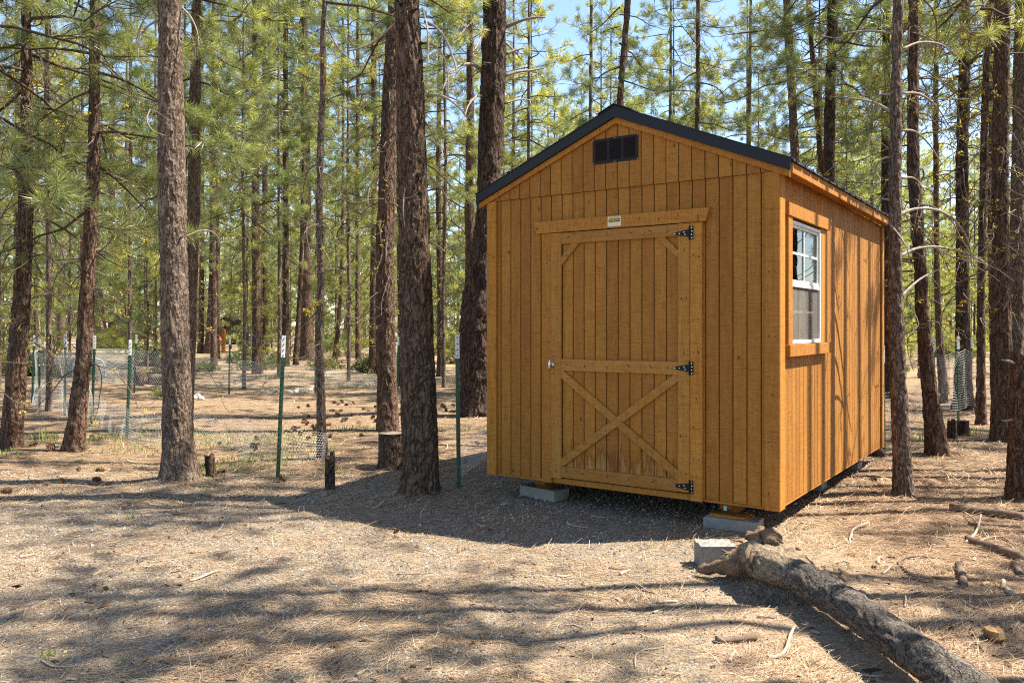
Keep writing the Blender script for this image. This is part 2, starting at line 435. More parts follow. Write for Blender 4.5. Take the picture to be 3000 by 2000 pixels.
def mat_ground():
    n = NT('forest_floor')
    P = n.coord('Object')
    g = n.node('ShaderNodeNewGeometry').outputs['Position']
    sx = n.node('ShaderNodeSeparateXYZ', {0: g}).outputs
    X, Y = sx[0], sx[1]
    n1 = n.noise(P, .55, 4, .6); n2 = n.noise(P, 2.3, 4, .6); n3 = n.noise(P, 13, 4, .65); n4 = n.noise(P, 90, 3, .7); n5 = n.noise(P, 320, 2, .7)
    # grey crushed gravel
    gv = n.node('ShaderNodeTexVoronoi', {'Vector': P, 'Scale': 62.0}, feature='F1')
    gc = n.node('ShaderNodeSeparateColor', {0: gv.outputs['Color']}).outputs[0]
    grav = n.ramp(gc, [(0, (.140, .113, .086)), (.45, (.245, .200, .150)), (.8, (.35, .290, .218)), (1, (.46, .39, .30))])
    grav = n.mix(n.ramp(gv.outputs['Distance'], [(.35, 0.0), (.62, .55)]), grav, (.115, .098, .082))
    grav = n.mix(n.ramp(n3, [(.38, .75), (.62, 0.0)]), grav, (.33, .245, .155))
    # bare sand
    sand = n.ramp(n3, [(.3, (.315, .228, .150)), (.7, (.425, .318, .215))])
    sand = n.mix(n.ramp(n4, [(.3, .4), (.5, 0.0)]), sand, (.19, .13, .085))
    # needle litter
    s1 = n.noise(n.coord('Object', (.35, 1.6, 1)), 42, 4, .7, 1.5)
    s2 = n.noise(n.coord('Object', (1.3, .45, 1)), 50, 4, .7, 1.5)
    st = n.math('MULTIPLY', n.math('ADD', s1, s2), .5)
    duff = n.ramp(st, [(.38, (.100, .062, .038)), (.5, (.250, .170, .105)), (.62, (.44, .330, .215))])
    duff = n.mix(n.ramp(n3, [(.38, .7), (.62, 0.0)]), duff, (.190, .115, .066))
    duff = n.mix(n.math('MULTIPLY', n.ramp(n.math('MULTIPLY', n.math('SUBTRACT', X, 1.6), .7), [(0, 0.0), (1, 1.0)]), n.ramp(n2, [(.34, .9), (.64, .25)])), duff, (.150, .088, .054))
    # how much of each
    w_s = n.math('ADD', n.math('MULTIPLY', n.math('SUBTRACT', X, .45), .42), n.math('MULTIPLY', n.math('SUBTRACT', 4.4, Y), .30))
    w_s = n.math('ADD', w_s, n.math('MULTIPLY', n.math('SUBTRACT', n1, .5), 2.2))
    w_s = n.math('ADD', w_s, n.math('MULTIPLY', n.math('SUBTRACT', n2, .5), 1.6))
    base = n.mix(n.ramp(w_s, [(.05, 0.0), (.45, 1.0)]), grav, sand)
    w_d = n.math('MAXIMUM', n.math('MULTIPLY', n.math('SUBTRACT', Y, 7.2), .55), n.math('MULTIPLY', n.math('SUBTRACT', X, 1.9), .8))
    w_d = n.math('ADD', w_d, n.math('MULTIPLY', n.math('SUBTRACT', n2, .5), 2.6))
    w_d = n.math('ADD', w_d, n.math('MULTIPLY', n.math('SUBTRACT', n3, .5), 1.4))
    c = n.mix(n.ramp(w_d, [(.1, 0.0), (.55, .9)]), base, duff)
    far = n.ramp(n.math('MULTIPLY', n.math('SUBTRACT', Y, 9.0), .06), [(0, 0.0), (1, 1.0)])
    pale = n.ramp(n2, [(.3, (.30, .205, .118)), (.7, (.46, .345, .215))])
    pale = n.mix(n.ramp(n.noise(P, .33, 3, .6), [(.50, 0.0), (.68, .55)]), pale, (.20, .21, .085))
    c = n.mix(n.math('MULTIPLY', far, .62), c, pale)
    c = n.mix(1.0, c, (.92, .92, .94), 'MULTIPLY')
    hb = n.math('ADD', n.math('MULTIPLY', gv.outputs['Distance'], -.8), n.math('ADD', n4, n.math('MULTIPLY', st, 1.4)))
    nb = n.bump(hb, .9, .012)
    return n.done(n.bsdf(c, .95, nb, .12))
M_GROUND = mat_ground()
# ------------------------------------------------------------------ pine builders
def needle_tris(base, dirs, n_per, length, width, spread=(.35, 1.25), along=.10, rng=RNG, up=.25):
    """tufts of needles: base (T,3), dirs (T,3) twig directions"""
    T = len(base)
    B = np.repeat(base, n_per, 0); D = np.repeat(dirs, n_per, 0)
    N = len(B)
    a = rng.uniform(0, 2*np.pi, N)
    ref = np.where(np.abs(D[:, 2:3]) < .9, np.array([[0, 0, 1.0]]), np.array([[1.0, 0, 0]]))
    A = np.cross(ref, D); A /= np.linalg.norm(A, axis=1)[:, None]
    C = np.cross(D, A)
    th = rng.uniform(spread[0], spread[1], N)
    nd = D*np.cos(th)[:, None]+(A*np.cos(a)[:, None]+C*np.sin(a)[:, None])*np.sin(th)[:, None]
    nd[:, 2] += rng.uniform(-.25, .15, N)+up*.3
    nd /= np.linalg.norm(nd, axis=1)[:, None]
    B = B-D*(rng.uniform(0, along, N)[:, None])
    L = length*rng.uniform(.7, 1.15, N)
    sc = rng.uniform(.75, 1.25, T); L *= np.repeat(sc, n_per)
    tip = B+nd*L[:, None]; tip[:, 2] -= L*.08
    s = np.cross(nd, rng.normal(size=(N, 3))); s /= np.linalg.norm(s, axis=1)[:, None]+1e-9
    s *= width*.5
    mid = B+nd*(L*.45)[:, None]
    v = np.stack([B, mid+s, tip, mid-s], 1).reshape(-1, 3)
    f = np.arange(N*4).reshape(-1, 4)
    return v, f

def bend_path(p0, az, el0, L, n=7, droop=.5, tipup=.6, wob=.08, rng=RNG):
    """a limb: leaves the stem at elevation el0, sags, then its tip turns up"""
    pts = [np.array(p0, float)]; el = el0; a = az
    wa = 0.0
    for i in range(1, n):
        t = i/(n-1)
        e = el0-droop*math.sin(min(1, t*1.5)*math.pi*.5)+tipup*max(0, t-.55)/.45
        wa = wa*.6+rng.normal(0, wob*2.2)
        a += wa
        e += rng.normal(0, wob)
        d = np.array([math.cos(e)*math.cos(a), math.cos(e)*math.sin(a), math.sin(e)])
        pts.append(pts[-1]+d*L/(n-1))
    return np.array(pts)

def make_crown(seed, H=10.0, r_low=1.9, r_mid=2.0, n_limbs=56, subs=9, npt=46, nlen=.15, nwid=.0035, sides=5, sub_t=(.30, 1.0), low_sparse=.5, tipr=.16):
    rng = np.random.default_rng(seed)
    wood = MB(); tb = []; td = []
    for i in range(n_limbs):
        t = (i+rng.uniform(0, .9))/n_limbs
        z = H*t**.95
        if t < .35 and rng.random() < low_sparse*(1-t/.35): continue
        prof = (r_low*(1-t/.35)+r_mid*(t/.35)) if t < .35 else r_mid*(1-(t-.35)/.65)**.8
        L = max(.25, prof*rng.uniform(.6, 1.15)*1.12)
        az = i*2.39996+rng.normal(0, .35)
        el = rng.normal(-.05+.9*max(0, t-.3), .18)
        P = bend_path((0, 0, z), az, el, L, 8, .35*(1-t)+.1, .75*(1-t*.5), .09, rng)
        r0 = .007+.007*L
        wood.tube(P, np.linspace(r0, .003, 8), sides, cap=False)
        ns = max(2, int(subs*L/1.8*rng.uniform(.7, 1.2)))
        for k in range(ns):
            s = rng.uniform(sub_t[0], sub_t[1]) if k else 1.0
            q = s*7; i0 = min(6, int(q)); fr = q-i0
            p = P[i0]*(1-fr)+P[min(7, i0+1)]*fr
            d = P[min(7, i0+1)]-P[i0]; d /= np.linalg.norm(d)+1e-9
            side = 1 if k % 2 else -1
            a2 = math.atan2(d[1], d[0])+side*rng.uniform(.35, 1.15)
            if k == 0: a2 = math.atan2(d[1], d[0])
            L2 = L*rng.uniform(.13, .34)*(1.2-s*.5)+.08
            e2 = math.asin(max(-1, min(1, d[2])))*.6+rng.normal(.15, .3)
            Q = bend_path(p, a2, e2, L2, 4, .1, .5, .14, rng)
            wood.tube(Q, np.linspace(.0065, .0028, 4), 3, cap=False)
            dd = Q[-1]-Q[-2]; dd /= np.linalg.norm(dd)+1e-9
            tb.append(Q[-1]); td.append(dd)
            if L2 > .22 and rng.random() < .8:
                e = Q[-2]+rng.normal(0, .02, 3); d3 = dd+rng.normal(0, .55, 3); d3 /= np.linalg.norm(d3)
                tb.append(e+d3*.10); td.append(d3)
            if L2 > .34:
                e = Q[1]; d3 = dd+rng.normal(0, .7, 3); d3 /= np.linalg.norm(d3)
                tb.append(e+d3*.12); td.append(d3)
    tb.append(np.array([0, 0, H+.1])); td.append(np.array([0, 0, 1.0]))
    v, f = needle_tris(np.array(tb), np.array(td), npt, nlen, nwid, rng=rng)
    return v, f, wood

def make_dead_limbs(seed, z0=1.2, z1=6.0, n=26, r=(.5, 1.5), sides=4, twigs=3):
    """bare, drooping dead branches of the lower stem, and the lichen on them"""
    rng = np.random.default_rng(seed)
    wood = MB(); lic = []
    for i in range(n):
        z = rng.uniform(z0, z1); L = rng.uniform(*r)
        az = rng.uniform(0, 2*np.pi)
        P = bend_path((0, 0, z), az, rng.uniform(-.1, .65), L, 9, rng.uniform(.7, 1.7), rng.uniform(-.5, .9), .10, rng)
        r0 = rng.uniform(.007, .013)
        wood.tube(P, np.linspace(r0, .0025, 9), sides, cap=False)
        for k in range(rng.integers(1, twigs+3)):
            j = rng.integers(3, 8); d = P[j]-P[j-1]
            a2 = math.atan2(d[1], d[0])+rng.choice([-1, 1])*rng.uniform(.4, 1.3)
            Q = bend_path(P[j], a2, rng.uniform(-.7, .6), L*rng.uniform(.12, .4), 5, rng.uniform(-.4, .9), rng.uniform(-.6, .9), .16, rng)
            wood.tube(Q, np.linspace(.0045, .0018, 5), 3, cap=False)
            lic += [q for q in Q[1:] if rng.random() < .5]
        lic += [p for p in P[2:] if rng.random() < .45]
    lic = np.array(lic)
    return wood, lic

def lichen_mesh(name, pts, seed, per=7, size=.010, spread=.022):
    rng = np.random.default_rng(seed)
    P = np.repeat(pts, per, 0)+rng.normal(0, spread, (len(pts)*per, 3))*np.array([1, 1, .7])
    N = len(P)
    v = (P[:, None, :]+rng.normal(0, size, (N, 4, 3))).reshape(-1, 3)
    f = np.array([(0, 1, 2), (0, 2, 3), (1, 3, 2), (0, 3, 1)])
    F3 = (np.arange(N)[:, None, None]*4+f[None]).reshape(-1, 3)
    return new_mesh(name, v, F3, [M_LICHEN])

def trunk_arrays(ctrl, sides, step, seed, rough=.012, flare=.5, fl_h=.35, plate=14.0):
    """ctrl: list of (x, y, z, r) from base to top"""
    c = np.array(ctrl, float)
    s = np.concatenate([[0], np.cumsum(np.linalg.norm(np.diff(c[:, :3], axis=0), axis=1))])
    n = max(4, int(s[-1]/step))
    # dense at the bottom (and, if step is small, over the part in view)
    t = np.linspace(0, 1, n)**1.25*s[-1]
    P = np.zeros((n, 4))
    for k in range(4):
        P[:, k] = np.interp(t, s, c[:, k])
    if len(c) > 2:
        ker = np.array([.25, .5, .25])
        for _ in range(max(2, n//12)):
            P[1:-1] = P[:-2]*.25+P[1:-1]*.5+P[2:]*.25
    a = np.arange(sides)/sides*2*np.pi
    z = P[:, 2][:, None]; ca, sa = np.cos(a)[None], np.sin(a)[None]
    zz = z-P[0, 2]
    fl = 1+flare*np.exp(-zz/fl_h)*(1+.35*np.cos(a*5+seed)[None]+.2*np.cos(a*3+seed*2)[None])
    R = P[:, 3][:, None]*fl
    X = P[:, 0][:, None]+R*ca; Y = P[:, 1][:, None]+R*sa; Z = np.broadcast_to(z, X.shape).copy()
    if rough > 0:
        q = plate
        nn = vnoise(ca*R*q, sa*R*q, Z*q*.32, 1.0, seed)
        nn2 = vnoise(ca*R*q*2.9, sa*R*q*2.9, Z*q*1.1, 1.0, seed+5)
        nn3 = vnoise(ca*R*q*6, sa*R*q*6, Z*q*3.6, 1.0, seed+9)
        d = rough*(1.0-2.2*np.abs(nn)**.7*.9)*.9+rough*.5*nn2+rough*.35*nn3
        X = X+d*ca; Y = Y+d*sa
    # slow lumpiness
    lump = 1+.05*vnoise(ca, sa, Z*1.3, 1.3, seed+3)
    X = P[:, 0][:, None]+(X-P[:, 0][:, None])*lump; Y = P[:, 1][:, None]+(Y-P[:, 1][:, None])*lump
    v = np.stack([X, Y, Z], -1).reshape(-1, 3)
    i = np.arange(n-1)[:, None]*sides; j = np.arange(sides)[None, :]; j2 = (j+1) % sides
    f = np.stack([i+j, i+j2, i+sides+j2, i+sides+j], -1).reshape(-1, 4)
    return v, f

# prototypes -------------------------------------------------------------
CROWNS = {}
def reg(kind, seed, nmat, **k):
    v, f, w = make_crown(seed, **k)
    CROWNS.setdefault(kind, []).append((new_mesh('pine_needles', v, f, [nmat]), w.mesh('pine_limbs', [M_LIMB], True), k.get('H', 10.0)))
reg('near', 101, M_NEED_N, H=6.5, r_low=1.8, r_mid=1.7, n_limbs=40, subs=9, npt=70, nlen=.18, nwid=.0058)
reg('near', 102, M_NEED_N, H=7, r_low=1.6, r_mid=1.5, n_limbs=36, subs=8, npt=70, nlen=.175, nwid=.0058, low_sparse=.15)
reg('near', 103, M_NEED_Y, H=6, r_low=1.4, r_mid=1.4, n_limbs=36, subs=8, npt=66, nlen=.165, nwid=.0058)
reg('open', 111, M_NEED_N, H=9, r_low=1.7, r_mid=1.6, n_limbs=34, subs=6, npt=70, nlen=.18, nwid=.0055, low_sparse=.35)
reg('open', 112, M_NEED_D, H=10, r_low=1.5, r_mid=1.5, n_limbs=36, subs=6, npt=70, nlen=.18, nwid=.0055, low_sparse=.4)
reg('mid', 121, M_NEED_N, H=10, r_low=1.5, r_mid=1.8, n_limbs=52, subs=9, npt=34, nlen=.19, nwid=.011, sides=3)
reg('mid', 122, M_NEED_Y, H=9, r_low=1.3, r_mid=1.6, n_limbs=50, subs=9, npt=34, nlen=.19, nwid=.011, sides=3)
reg('mid', 123, M_NEED_D, H=11, r_low=1.2, r_mid=1.7, n_limbs=50, subs=9, npt=34, nlen=.19, nwid=.011, sides=3)
reg('young', 131, M_NEED_Y, H=6.5, r_low=1.35, r_mid=1.1, n_limbs=48, subs=9, npt=34, nlen=.17, nwid=.011, sides=3, low_sparse=0)
reg('young', 132, M_NEED_Y, H=5.0, r_low=1.15, r_mid=.9, n_limbs=40, subs=9, npt=34, nlen=.17, nwid=.011, sides=3, low_sparse=0)
reg('far', 141, M_NEED_Y, H=10, r_low=1.5, r_mid=1.8, n_limbs=46, subs=8, npt=13, nlen=.28, nwid=.032, sides=3)
reg('far', 142, M_NEED_N, H=11, r_low=1.4, r_mid=1.9, n_limbs=46, subs=8, npt=13, nlen=.28, nwid=.032, sides=3)
reg('far', 143, M_NEED_D, H=9, r_low=1.3, r_mid=1.7, n_limbs=44, subs=8, npt=13, nlen=.28, nwid=.032, sides=3)
DEADS = []
for sd in (201, 202, 203, 204):
    w, lic = make_dead_limbs(sd, n=34)
    DEADS.append((w.mesh('dead_limbs', [M_DEADB], True), lichen_mesh('lichen', lic[RNG.random(len(lic)) < .28], sd)))
_w, _lic = make_dead_limbs(205, z0=.6, z1=5, n=22, r=(.4, 1.1))
DEADS.append((_w.mesh('dead_limbs', [M_DEADB], True), lichen_mesh('lichen', _lic[:30], 9)))
TRUNKS = []
for k, (r, H) in enumerate(((.085, 14), (.065, 12), (.115, 16), (.050, 10), (.150, 18))):
    v, f = trunk_arrays([(0, 0, -.15, r), (.03, 0, 2, r*.93), (-.03, .04, 5, r*.82), (0, 0, 8, r*.66), (0, 0, H, .02)], 12, .30, k, rough=.008, flare=.4, fl_h=.3, plate=8)
    TRUNKS.append((new_mesh('pine_trunk', v, f, [(M_BARK, M_BARKL, M_BARKR, M_BARKL, M_BARKR)[k]], smooth=True), r, H))

def crown_parts(root, kind, idx, z, s, rz, H=None):
    me, wd, hh = CROWNS[kind][idx % len(CROWNS[kind])]
    c = obj('crown', me, root, (0, 0, z) if np.isscalar(z) else z, rot=(0, 0, rz), scale=(s, s, s) if np.isscalar(s) else s)
    l = obj('limbs', wd, root, c.location[:], rot=(0, 0, rz), scale=c.scale[:], kind='stuff')
    return c

def pine(label, pts, bark, sides=24, step=.05, total=15.0, crown=None, dead=None, lichen=False, rough=.010, flare=.45, fl_h=.3, group=None, name='pine_tree', plate=14.0, zsink=.12, seed=0, depth=None, top_r=None):
    """pts: pixel centreline [(x, y, width)] of the 3000 px photograph from the foot upward; all at the depth where the foot meets the ground"""
    bx, by, bw = pts[0]
    Z = depth or dz(by)
    X0 = px(bx, Z)
    g = float(ground_h(X0, Z))
    ctrl = [(0, 0, -zsink, bw/F*Z/2)]
    for (x, y, w) in pts[1:]:
        ctrl.append((px(x, Z)-X0, 0.0, pz(y, Z)-g, w/F*Z/2))
    # beyond the top of the picture: straight on, tapering
    lx, ly, lz, lr = ctrl[-1]
    cz = lz+.01
    if total > lz+1:
        ctrl.append((lx, ly, total*.5+lz*.5, lr*.62)); ctrl.append((lx, ly, total, .015))
    root = empty(name, (X0, Z, g), label, 'pine tree', group=group)
    v, f = trunk_arrays(ctrl, sides, step, seed or int(bx), rough, flare, fl_h, plate)
    obj('trunk', new_mesh('trunk', v, f, [bark], smooth=True), root)
    def at(h):
        zs = [c[2] for c in ctrl]
        return np.interp(h, zs, [c[0] for c in ctrl])
    for (kind, idx, z, s) in (crown or []):
        crown_parts(root, kind, idx, (at(z+1.5), 0, z), s, RNG.uniform(0, 6.28))
    for (idx, z, s) in (dead or []):
        me, lm = DEADS[idx]
        rz = RNG.uniform(0, 6.28)
        obj('dead_limbs', me, root, (at(z+3), 0, z), rot=(0, 0, rz), scale=(s, s, s), kind='stuff')
        if lichen: obj('lichen', lm, root, (at(z+3), 0, z), rot=(0, 0, rz), scale=(s, s, s), kind='stuff')
    return root, X0, Z, g, at

def bare_branch(root, X0, Z, g, pts, r0, mat=None, ydir=0.0, sides=6, twigs=0):
    """a bare branch drawn along pixels [(x, y)]; ydir metres towards (-) or away from (+) the viewer at its tip"""
    n = len(pts); P = []
    for i, (x, y) in enumerate(pts):
        t = i/(n-1); zz = Z+ydir*t
        P.append((px(x, zz)-X0, ydir*t, pz(y, zz)-g))
    P = np.array(P)
    # smooth
    m = (n-1)*4+1
    ti = np.linspace(0, n-1, m); Q = np.stack([np.interp(ti, np.arange(n), P[:, k]) for k in range(3)], 1)
    for _ in range(3): Q[1:-1] = Q[:-2]*.25+Q[1:-1]*.5+Q[2:]*.25
    b = MB().tube(Q, np.linspace(r0*1.25, r0*.45, m), sides)
    for k in range(twigs):
        j = int(RNG.integers(m//3, m-1)); d = Q[j]-Q[j-1]
        L = .12+.25*RNG.random()
        T = bend_path(Q[j], math.atan2(d[1], d[0])+RNG.choice([-1, 1])*RNG.uniform(.3, 1.2), RNG.uniform(-.8, .7), L, 5, RNG.uniform(-.5, 1), RNG.uniform(-.5, .8), .15)
        b.tube(T, np.linspace(r0*.4, r0*.15, 5), 4)
    return b.build('dead_branch', mat or M_DEAD, root, smooth=True)
# ------------------------------------------------------------------ the shed. local x = -u (to the right), y = depth into the shed, z up
TH = .606
SX, SY, SZ = 1.833, 5.652, .18
shed = empty('wooden_shed', (SX, SY, 0), 'small orange stained wooden shed with a dark metal gable roof on concrete blocks', 'shed', rz=-TH)
W, L = 2.44, 3.66
Z0 = SZ
def sb(name, u0, u1, y0, y1, z0, z1, mat, parent=None, bev=.002, **k):
    return MB().box(-u0, -u1, y0, y1, Z0+z0, Z0+z1, bev).build(name, mat, parent or shed, **k)
def roof_z(u): return 2.89-.4167*abs(u-1.22)
# shell behind the boards (front face has the door opening closed by boards; right side has the window opening)
wf = MB().box(-(W-.004), -1.907, .0, .05, Z0+.015, Z0+2.35).box(-.524, -.004, .0, .05, Z0+.015, Z0+2.35).box(-1.907, -.524, .0, .05, Z0+2.05, Z0+2.35)
wf.prism([(-(W-.01), Z0+2.352), (-.01, Z0+2.352), (-1.22, Z0+roof_z(1.22)-.03)], 0.0, .05)
front = wf.build('front_wall', M_BACK, shed)
ws = MB()
WW0, WW1, WZ0, WZ1 = .238, 1.067, 1.145, 2.04
ws.box(-.05, 0, .0505, WW0, Z0+.015, Z0+2.34).box(-.05, 0, WW1, L-.01, Z0+.015, Z0+2.34).box(-.05, 0, WW0, WW1, Z0+.015, Z0+WZ0).box(-.05, 0, WW0, WW1, Z0+WZ1, Z0+2.34)
side = ws.build('side_wall', M_BACK, shed)
MB().box(-W, -W+.05, .0505, L-.01, Z0+.015, Z0+2.34).build('far_side_wall', M_BACK, shed)
bw = MB().box(-W+.0505, -.0505, L-.06, L-.01, Z0+.015, Z0+2.34); bw.prism([(-(W-.06), Z0+2.342), (-.06, Z0+2.342), (-1.22, Z0+roof_z(1.22)-.03)], L-.06, L-.01); bw.build('back_wall', M_BACK, shed)
MB().box(-W+.052, -.052, .052, L-.062, Z0+.02, Z0+.06).build('floor_deck', M_BEAM, shed)
G, T = .0075, .012       # groove width, board thickness
def board(u0, u1, z0, z1, y=0.0, parent=None, mat=M_WOOD, name='siding_board', top=None):
    """vertical board between grooves on the front"""
    a, b = u0+G/2, u1-G/2
    if top is None:
        return sb(name, a, b, y-T, y-.0005, z0, z1, mat, parent or front, bev=.0018)
    zt = lambda u: Z0+top(u)
    poly = [(-b, Z0+z0), (-a, Z0+z0), (-a, zt(a)), (-b, zt(b))]
    if a < 1.22 < b: poly.insert(3, (-1.22, zt(1.22)))
    return MB().prism(poly, y-T, y-.0005).build(name, mat, parent or front)
gu = [.101+.1016*i for i in range(0, 24)]
edges = [.012]+gu
edges[-1] = 2.42
for i in range(len(edges)-1):
    a, b = edges[i], edges[i+1]
    zj = RNG.uniform(-.002, .002)
    if b <= .56 or a >= 1.88: board(a, b, .014+zj, 2.349)
    else:
        if a < .524 < b or a < 1.907 < b: board(a, b, 2.0, 2.349)
        else: board(a, b, 2.045, 2.349)
# narrow board ends beside the casings
board(.508, .524+.02, .014, 2.0); board(1.887, 1.912, .014, 2.0)
# gable boards, proud of the wall below
MB().prism([(-(2.47), Z0+2.342), (.03, Z0+2.342), (.03, Z0+2.352), (-1.22, Z0+2.86), (-2.47, Z0+2.352)], -.0125, -.0121).build('gable_backing', M_BACK, front)
for i in range(-1, 24):
    a = .101+.1016*i; b = a+.1016
    a, b = max(a, -.02), min(b, 2.46)
    if b-a < .02: continue
    board(a, b, 2.345, 0, y=-.014, top=lambda u: roof_z(u)-.040)
# siding on the sunny long side
def sboard(w0, w1, z0, z1):
    return MB().box(.0005, T, w0+G/2, w1-G/2, Z0+z0, Z0+z1, .0018).build('siding_board', M_WOOD, side)
we = [.085]+[.135+.1016*i for i in range(0, 34)]+[3.575]
for a, b in zip(we[:-1], we[1:]):
    if b-a < .02: continue
    if a > .12 and b < 1.20:
        sboard(a, b, .013, 1.10); sboard(a, b, 2.10, 2.34)
    elif a < 1.20 < b or a < 1.24 < b: sboard(a, b, .013, 1.10); sboard(a, b, 2.10, 2.34); MB().box(.0005, T, max(a+G/2, 1.10), b-G/2, Z0+1.10, Z0+2.10, .0015).build('siding_board', M_WOOD, side)
    else: sboard(a, b, .013, 2.34)
# bottom edge strips
sb('bottom_strip', .075, .522, -.010, .012, -.004, .0135, M_TRIMH); sb('bottom_strip', 1.909, 2.376, -.010, .012, -.004, .0135, M_TRIMH)
MB().box(-.02, .010, .10, 3.57, Z0-.004, Z0+.0125, .001).build('bottom_strip', M_TRIM, shed)
MB().box(-W, .0, .055, L-.02, Z0-.004, Z0+.018).build('floor_frame', M_BEAM, shed)
# staples along the bottom edge of the long side
st = MB()
for i in range(26): st.box(.0122, .0142, .15+i*.131, .157+i*.131, Z0+.020, Z0+.026)
st.build('staples', M_STEEL, side, kind='stuff')
# corner boards
sb('corner_board', -.034, .073, -.034, -.0125, -.004, 2.342, M_TRIM)
MB().box(.0125, .034, -.0120, .095, Z0-.004, Z0+2.33, .002).build('corner_board', M_TRIM, shed)
sb('corner_board', 2.376, 2.472, -.034, -.0125, -.004, 2.342, M_TRIM)
MB().box(.0125, .034, 3.57, 3.665, Z0-.004, Z0+2.33, .002).build('corner_board', M_TRIM, shed)
# door
door = sb('door', .6185, 1.8115, -.010, .020, .046, 2.030, M_BACK, bev=0)
de = [.6185+.004]+[.708+.101*i for i in range(0, 11)]+[1.8115]
for a, b in zip(de[:-1], de[1:]):
    if a < .69: continue
    if a > 1.70: continue
    board(a, b, .06, 2.02, y=-.0105, parent=door, mat=M_DOOR, name='door_board')
Y1, Y0_ = -.0228, -.046
sb('stile', 1.718, 1.8115, Y0_, Y1, .042, 2.031, M_DOORF, door)
sb('stile', .6185, .708, Y0_, Y1, .055, 2.031, M_DOORF, door)
sb('rail', .7085, 1.7175, Y0_, Y1, 1.939, 2.028, M_DOORH, door)
sb('rail', .7085, 1.7175, Y0_, Y1, .916, 1.010, M_DOORH, door)
sb('rail', .7085, 1.7175, Y0_, Y1, .052, .143, M_DOORH, door)
def brace(pa, pb, w, clip=None, mat=M_DOORH):
    """brace between two points (u, z) of the door, mitred upright at both ends"""
    (ua, za), (ub, zb) = pa, pb
    sl = (zb-za)/(ub-ua); hv = w/2*math.sqrt(1+sl*sl)
    poly = [(-ua, Z0+za-hv), (-ub, Z0+zb-hv), (-ub, Z0+zb+hv), (-ua, Z0+za+hv)]
    return poly
def bplank(poly, y0=Y0_+.004, y1=Y1, mat=M_DOORH):
    return MB().prism(poly, y0, y1).build('brace', mat, door)
# small corner braces, ends cut along stile and rail
bplank([(-1.7175, Z0+1.766), (-1.550, Z0+1.9385), (-1.624, Z0+1.9385), (-1.7175, Z0+1.832)][::1])
bplank([(-.7085, Z0+1.771), (-.7085, Z0+1.832), (-.814, Z0+1.9385), (-.879, Z0+1.9385)])
# the X: one whole diagonal from bottom left to top right, the other in two halves
A_, B_ = (1.7175, .168), (.7085, .905)
bplank(brace(A_, B_, .060))
C_, D_ = (1.7175, .893), (.7085, .172)
sl1 = (B_[1]-A_[1])/(B_[0]-A_[0]); hv1 = .030*math.sqrt(1+sl1*sl1)
sl2 = (D_[1]-C_[1])/(D_[0]-C_[0]); hv2 = .030*math.sqrt(1+sl2*sl2)
def meet(sgn1, sgn2):
    # (u, z) where the edge of the whole diagonal meets the edge of the other one
    b1 = A_[1]-sl1*A_[0]+sgn1*hv1; b2 = C_[1]-sl2*C_[0]+sgn2*hv2
    u = (b2-b1)/(sl1-sl2); return (u, sl1*u+b1)
g = .0012
p = meet(1, -1); q = meet(1, 1)
bplank([(-C_[0], Z0+C_[1]-hv2), (-p[0]-g, Z0+p[1]+g), (-q[0]-g, Z0+q[1]+g), (-C_[0], Z0+C_[1]+hv2)], mat=M_DOORF)
p = meet(-1, -1); q = meet(-1, 1)
bplank([(-p[0]+g, Z0+p[1]-g), (-D_[0], Z0+D_[1]-hv2), (-D_[0], Z0+D_[1]+hv2), (-q[0]+g, Z0+q[1]-g)], mat=M_DOORF)
# T hinges
for zc in (1.956, .966, .098):
    h = MB()
    h.prism([(-.738, Z0+zc-.006), (-.738, Z0+zc+.006), (-.728, Z0+zc+.010), (-.634, Z0+zc+.026), (-.622, Z0+zc+.026), (-.622, Z0+zc-.026), (-.634, Z0+zc-.026), (-.728, Z0+zc-.010)][::-1], -.0490, -.0465)
    h.box(-.612, -.588, -.0490, -.0465, Z0+zc-.048, Z0+zc+.048)
    h.tube([(-.617, -.051, Z0+zc-.050), (-.617, -.051, Z0+zc+.050)], .0050, 8)
    hg = h.build('hinge', M_HINGE, door)
    for (du, dzz) in ((-.730, 0), (-.695, 0), (-.658, .008), (-.650, -.010), (-.600, .036), (-.597, .012), (-.600, -.012), (-.597, -.036)):
        MB().tube([(du, -.0491, Z0+zc+dzz), (du, -.0520, Z0+zc+dzz)], .0042, 8).build('screw', M_STEEL, hg)
# handle: chrome T handle on an oval plate
hd = MB().tube([(-1.802, -.0465, Z0+.962), (-1.802, -.051, Z0+.962)], .021, 16).tube([(-1.802, -.051, Z0+.962), (-1.802, -.078, Z0+.964)], .0085, 10)
hd.tube([(-1.806, -.083, Z0+.915), (-1.803, -.085, Z0+.94), (-1.802, -.086, Z0+.965), (-1.800, -.085, Z0+.99), (-1.796, -.083, Z0+1.008)], [.005, .0085, .0105, .0085, .005], 10)
hd.build('handle', M_STEEL, door, smooth=True)
# casings, header, sill
sb('door_casing', 1.8135, 1.907, -.040, -.001, -.004, 2.034, M_TRIM)
sb('door_casing', .524, .6165, -.040, -.001, -.004, 2.034, M_TRIM)
MB().prism([(-1.952, Z0+2.0355), (-.494, Z0+2.0355), (-.466, Z0+2.131), (-1.975, Z0+2.131)], -.052, -.0125).build('door_header', M_TRIMH, shed)
sb('door_sill', .618, 1.812, -.016, .05, -.006, .040, M_TRIMH)
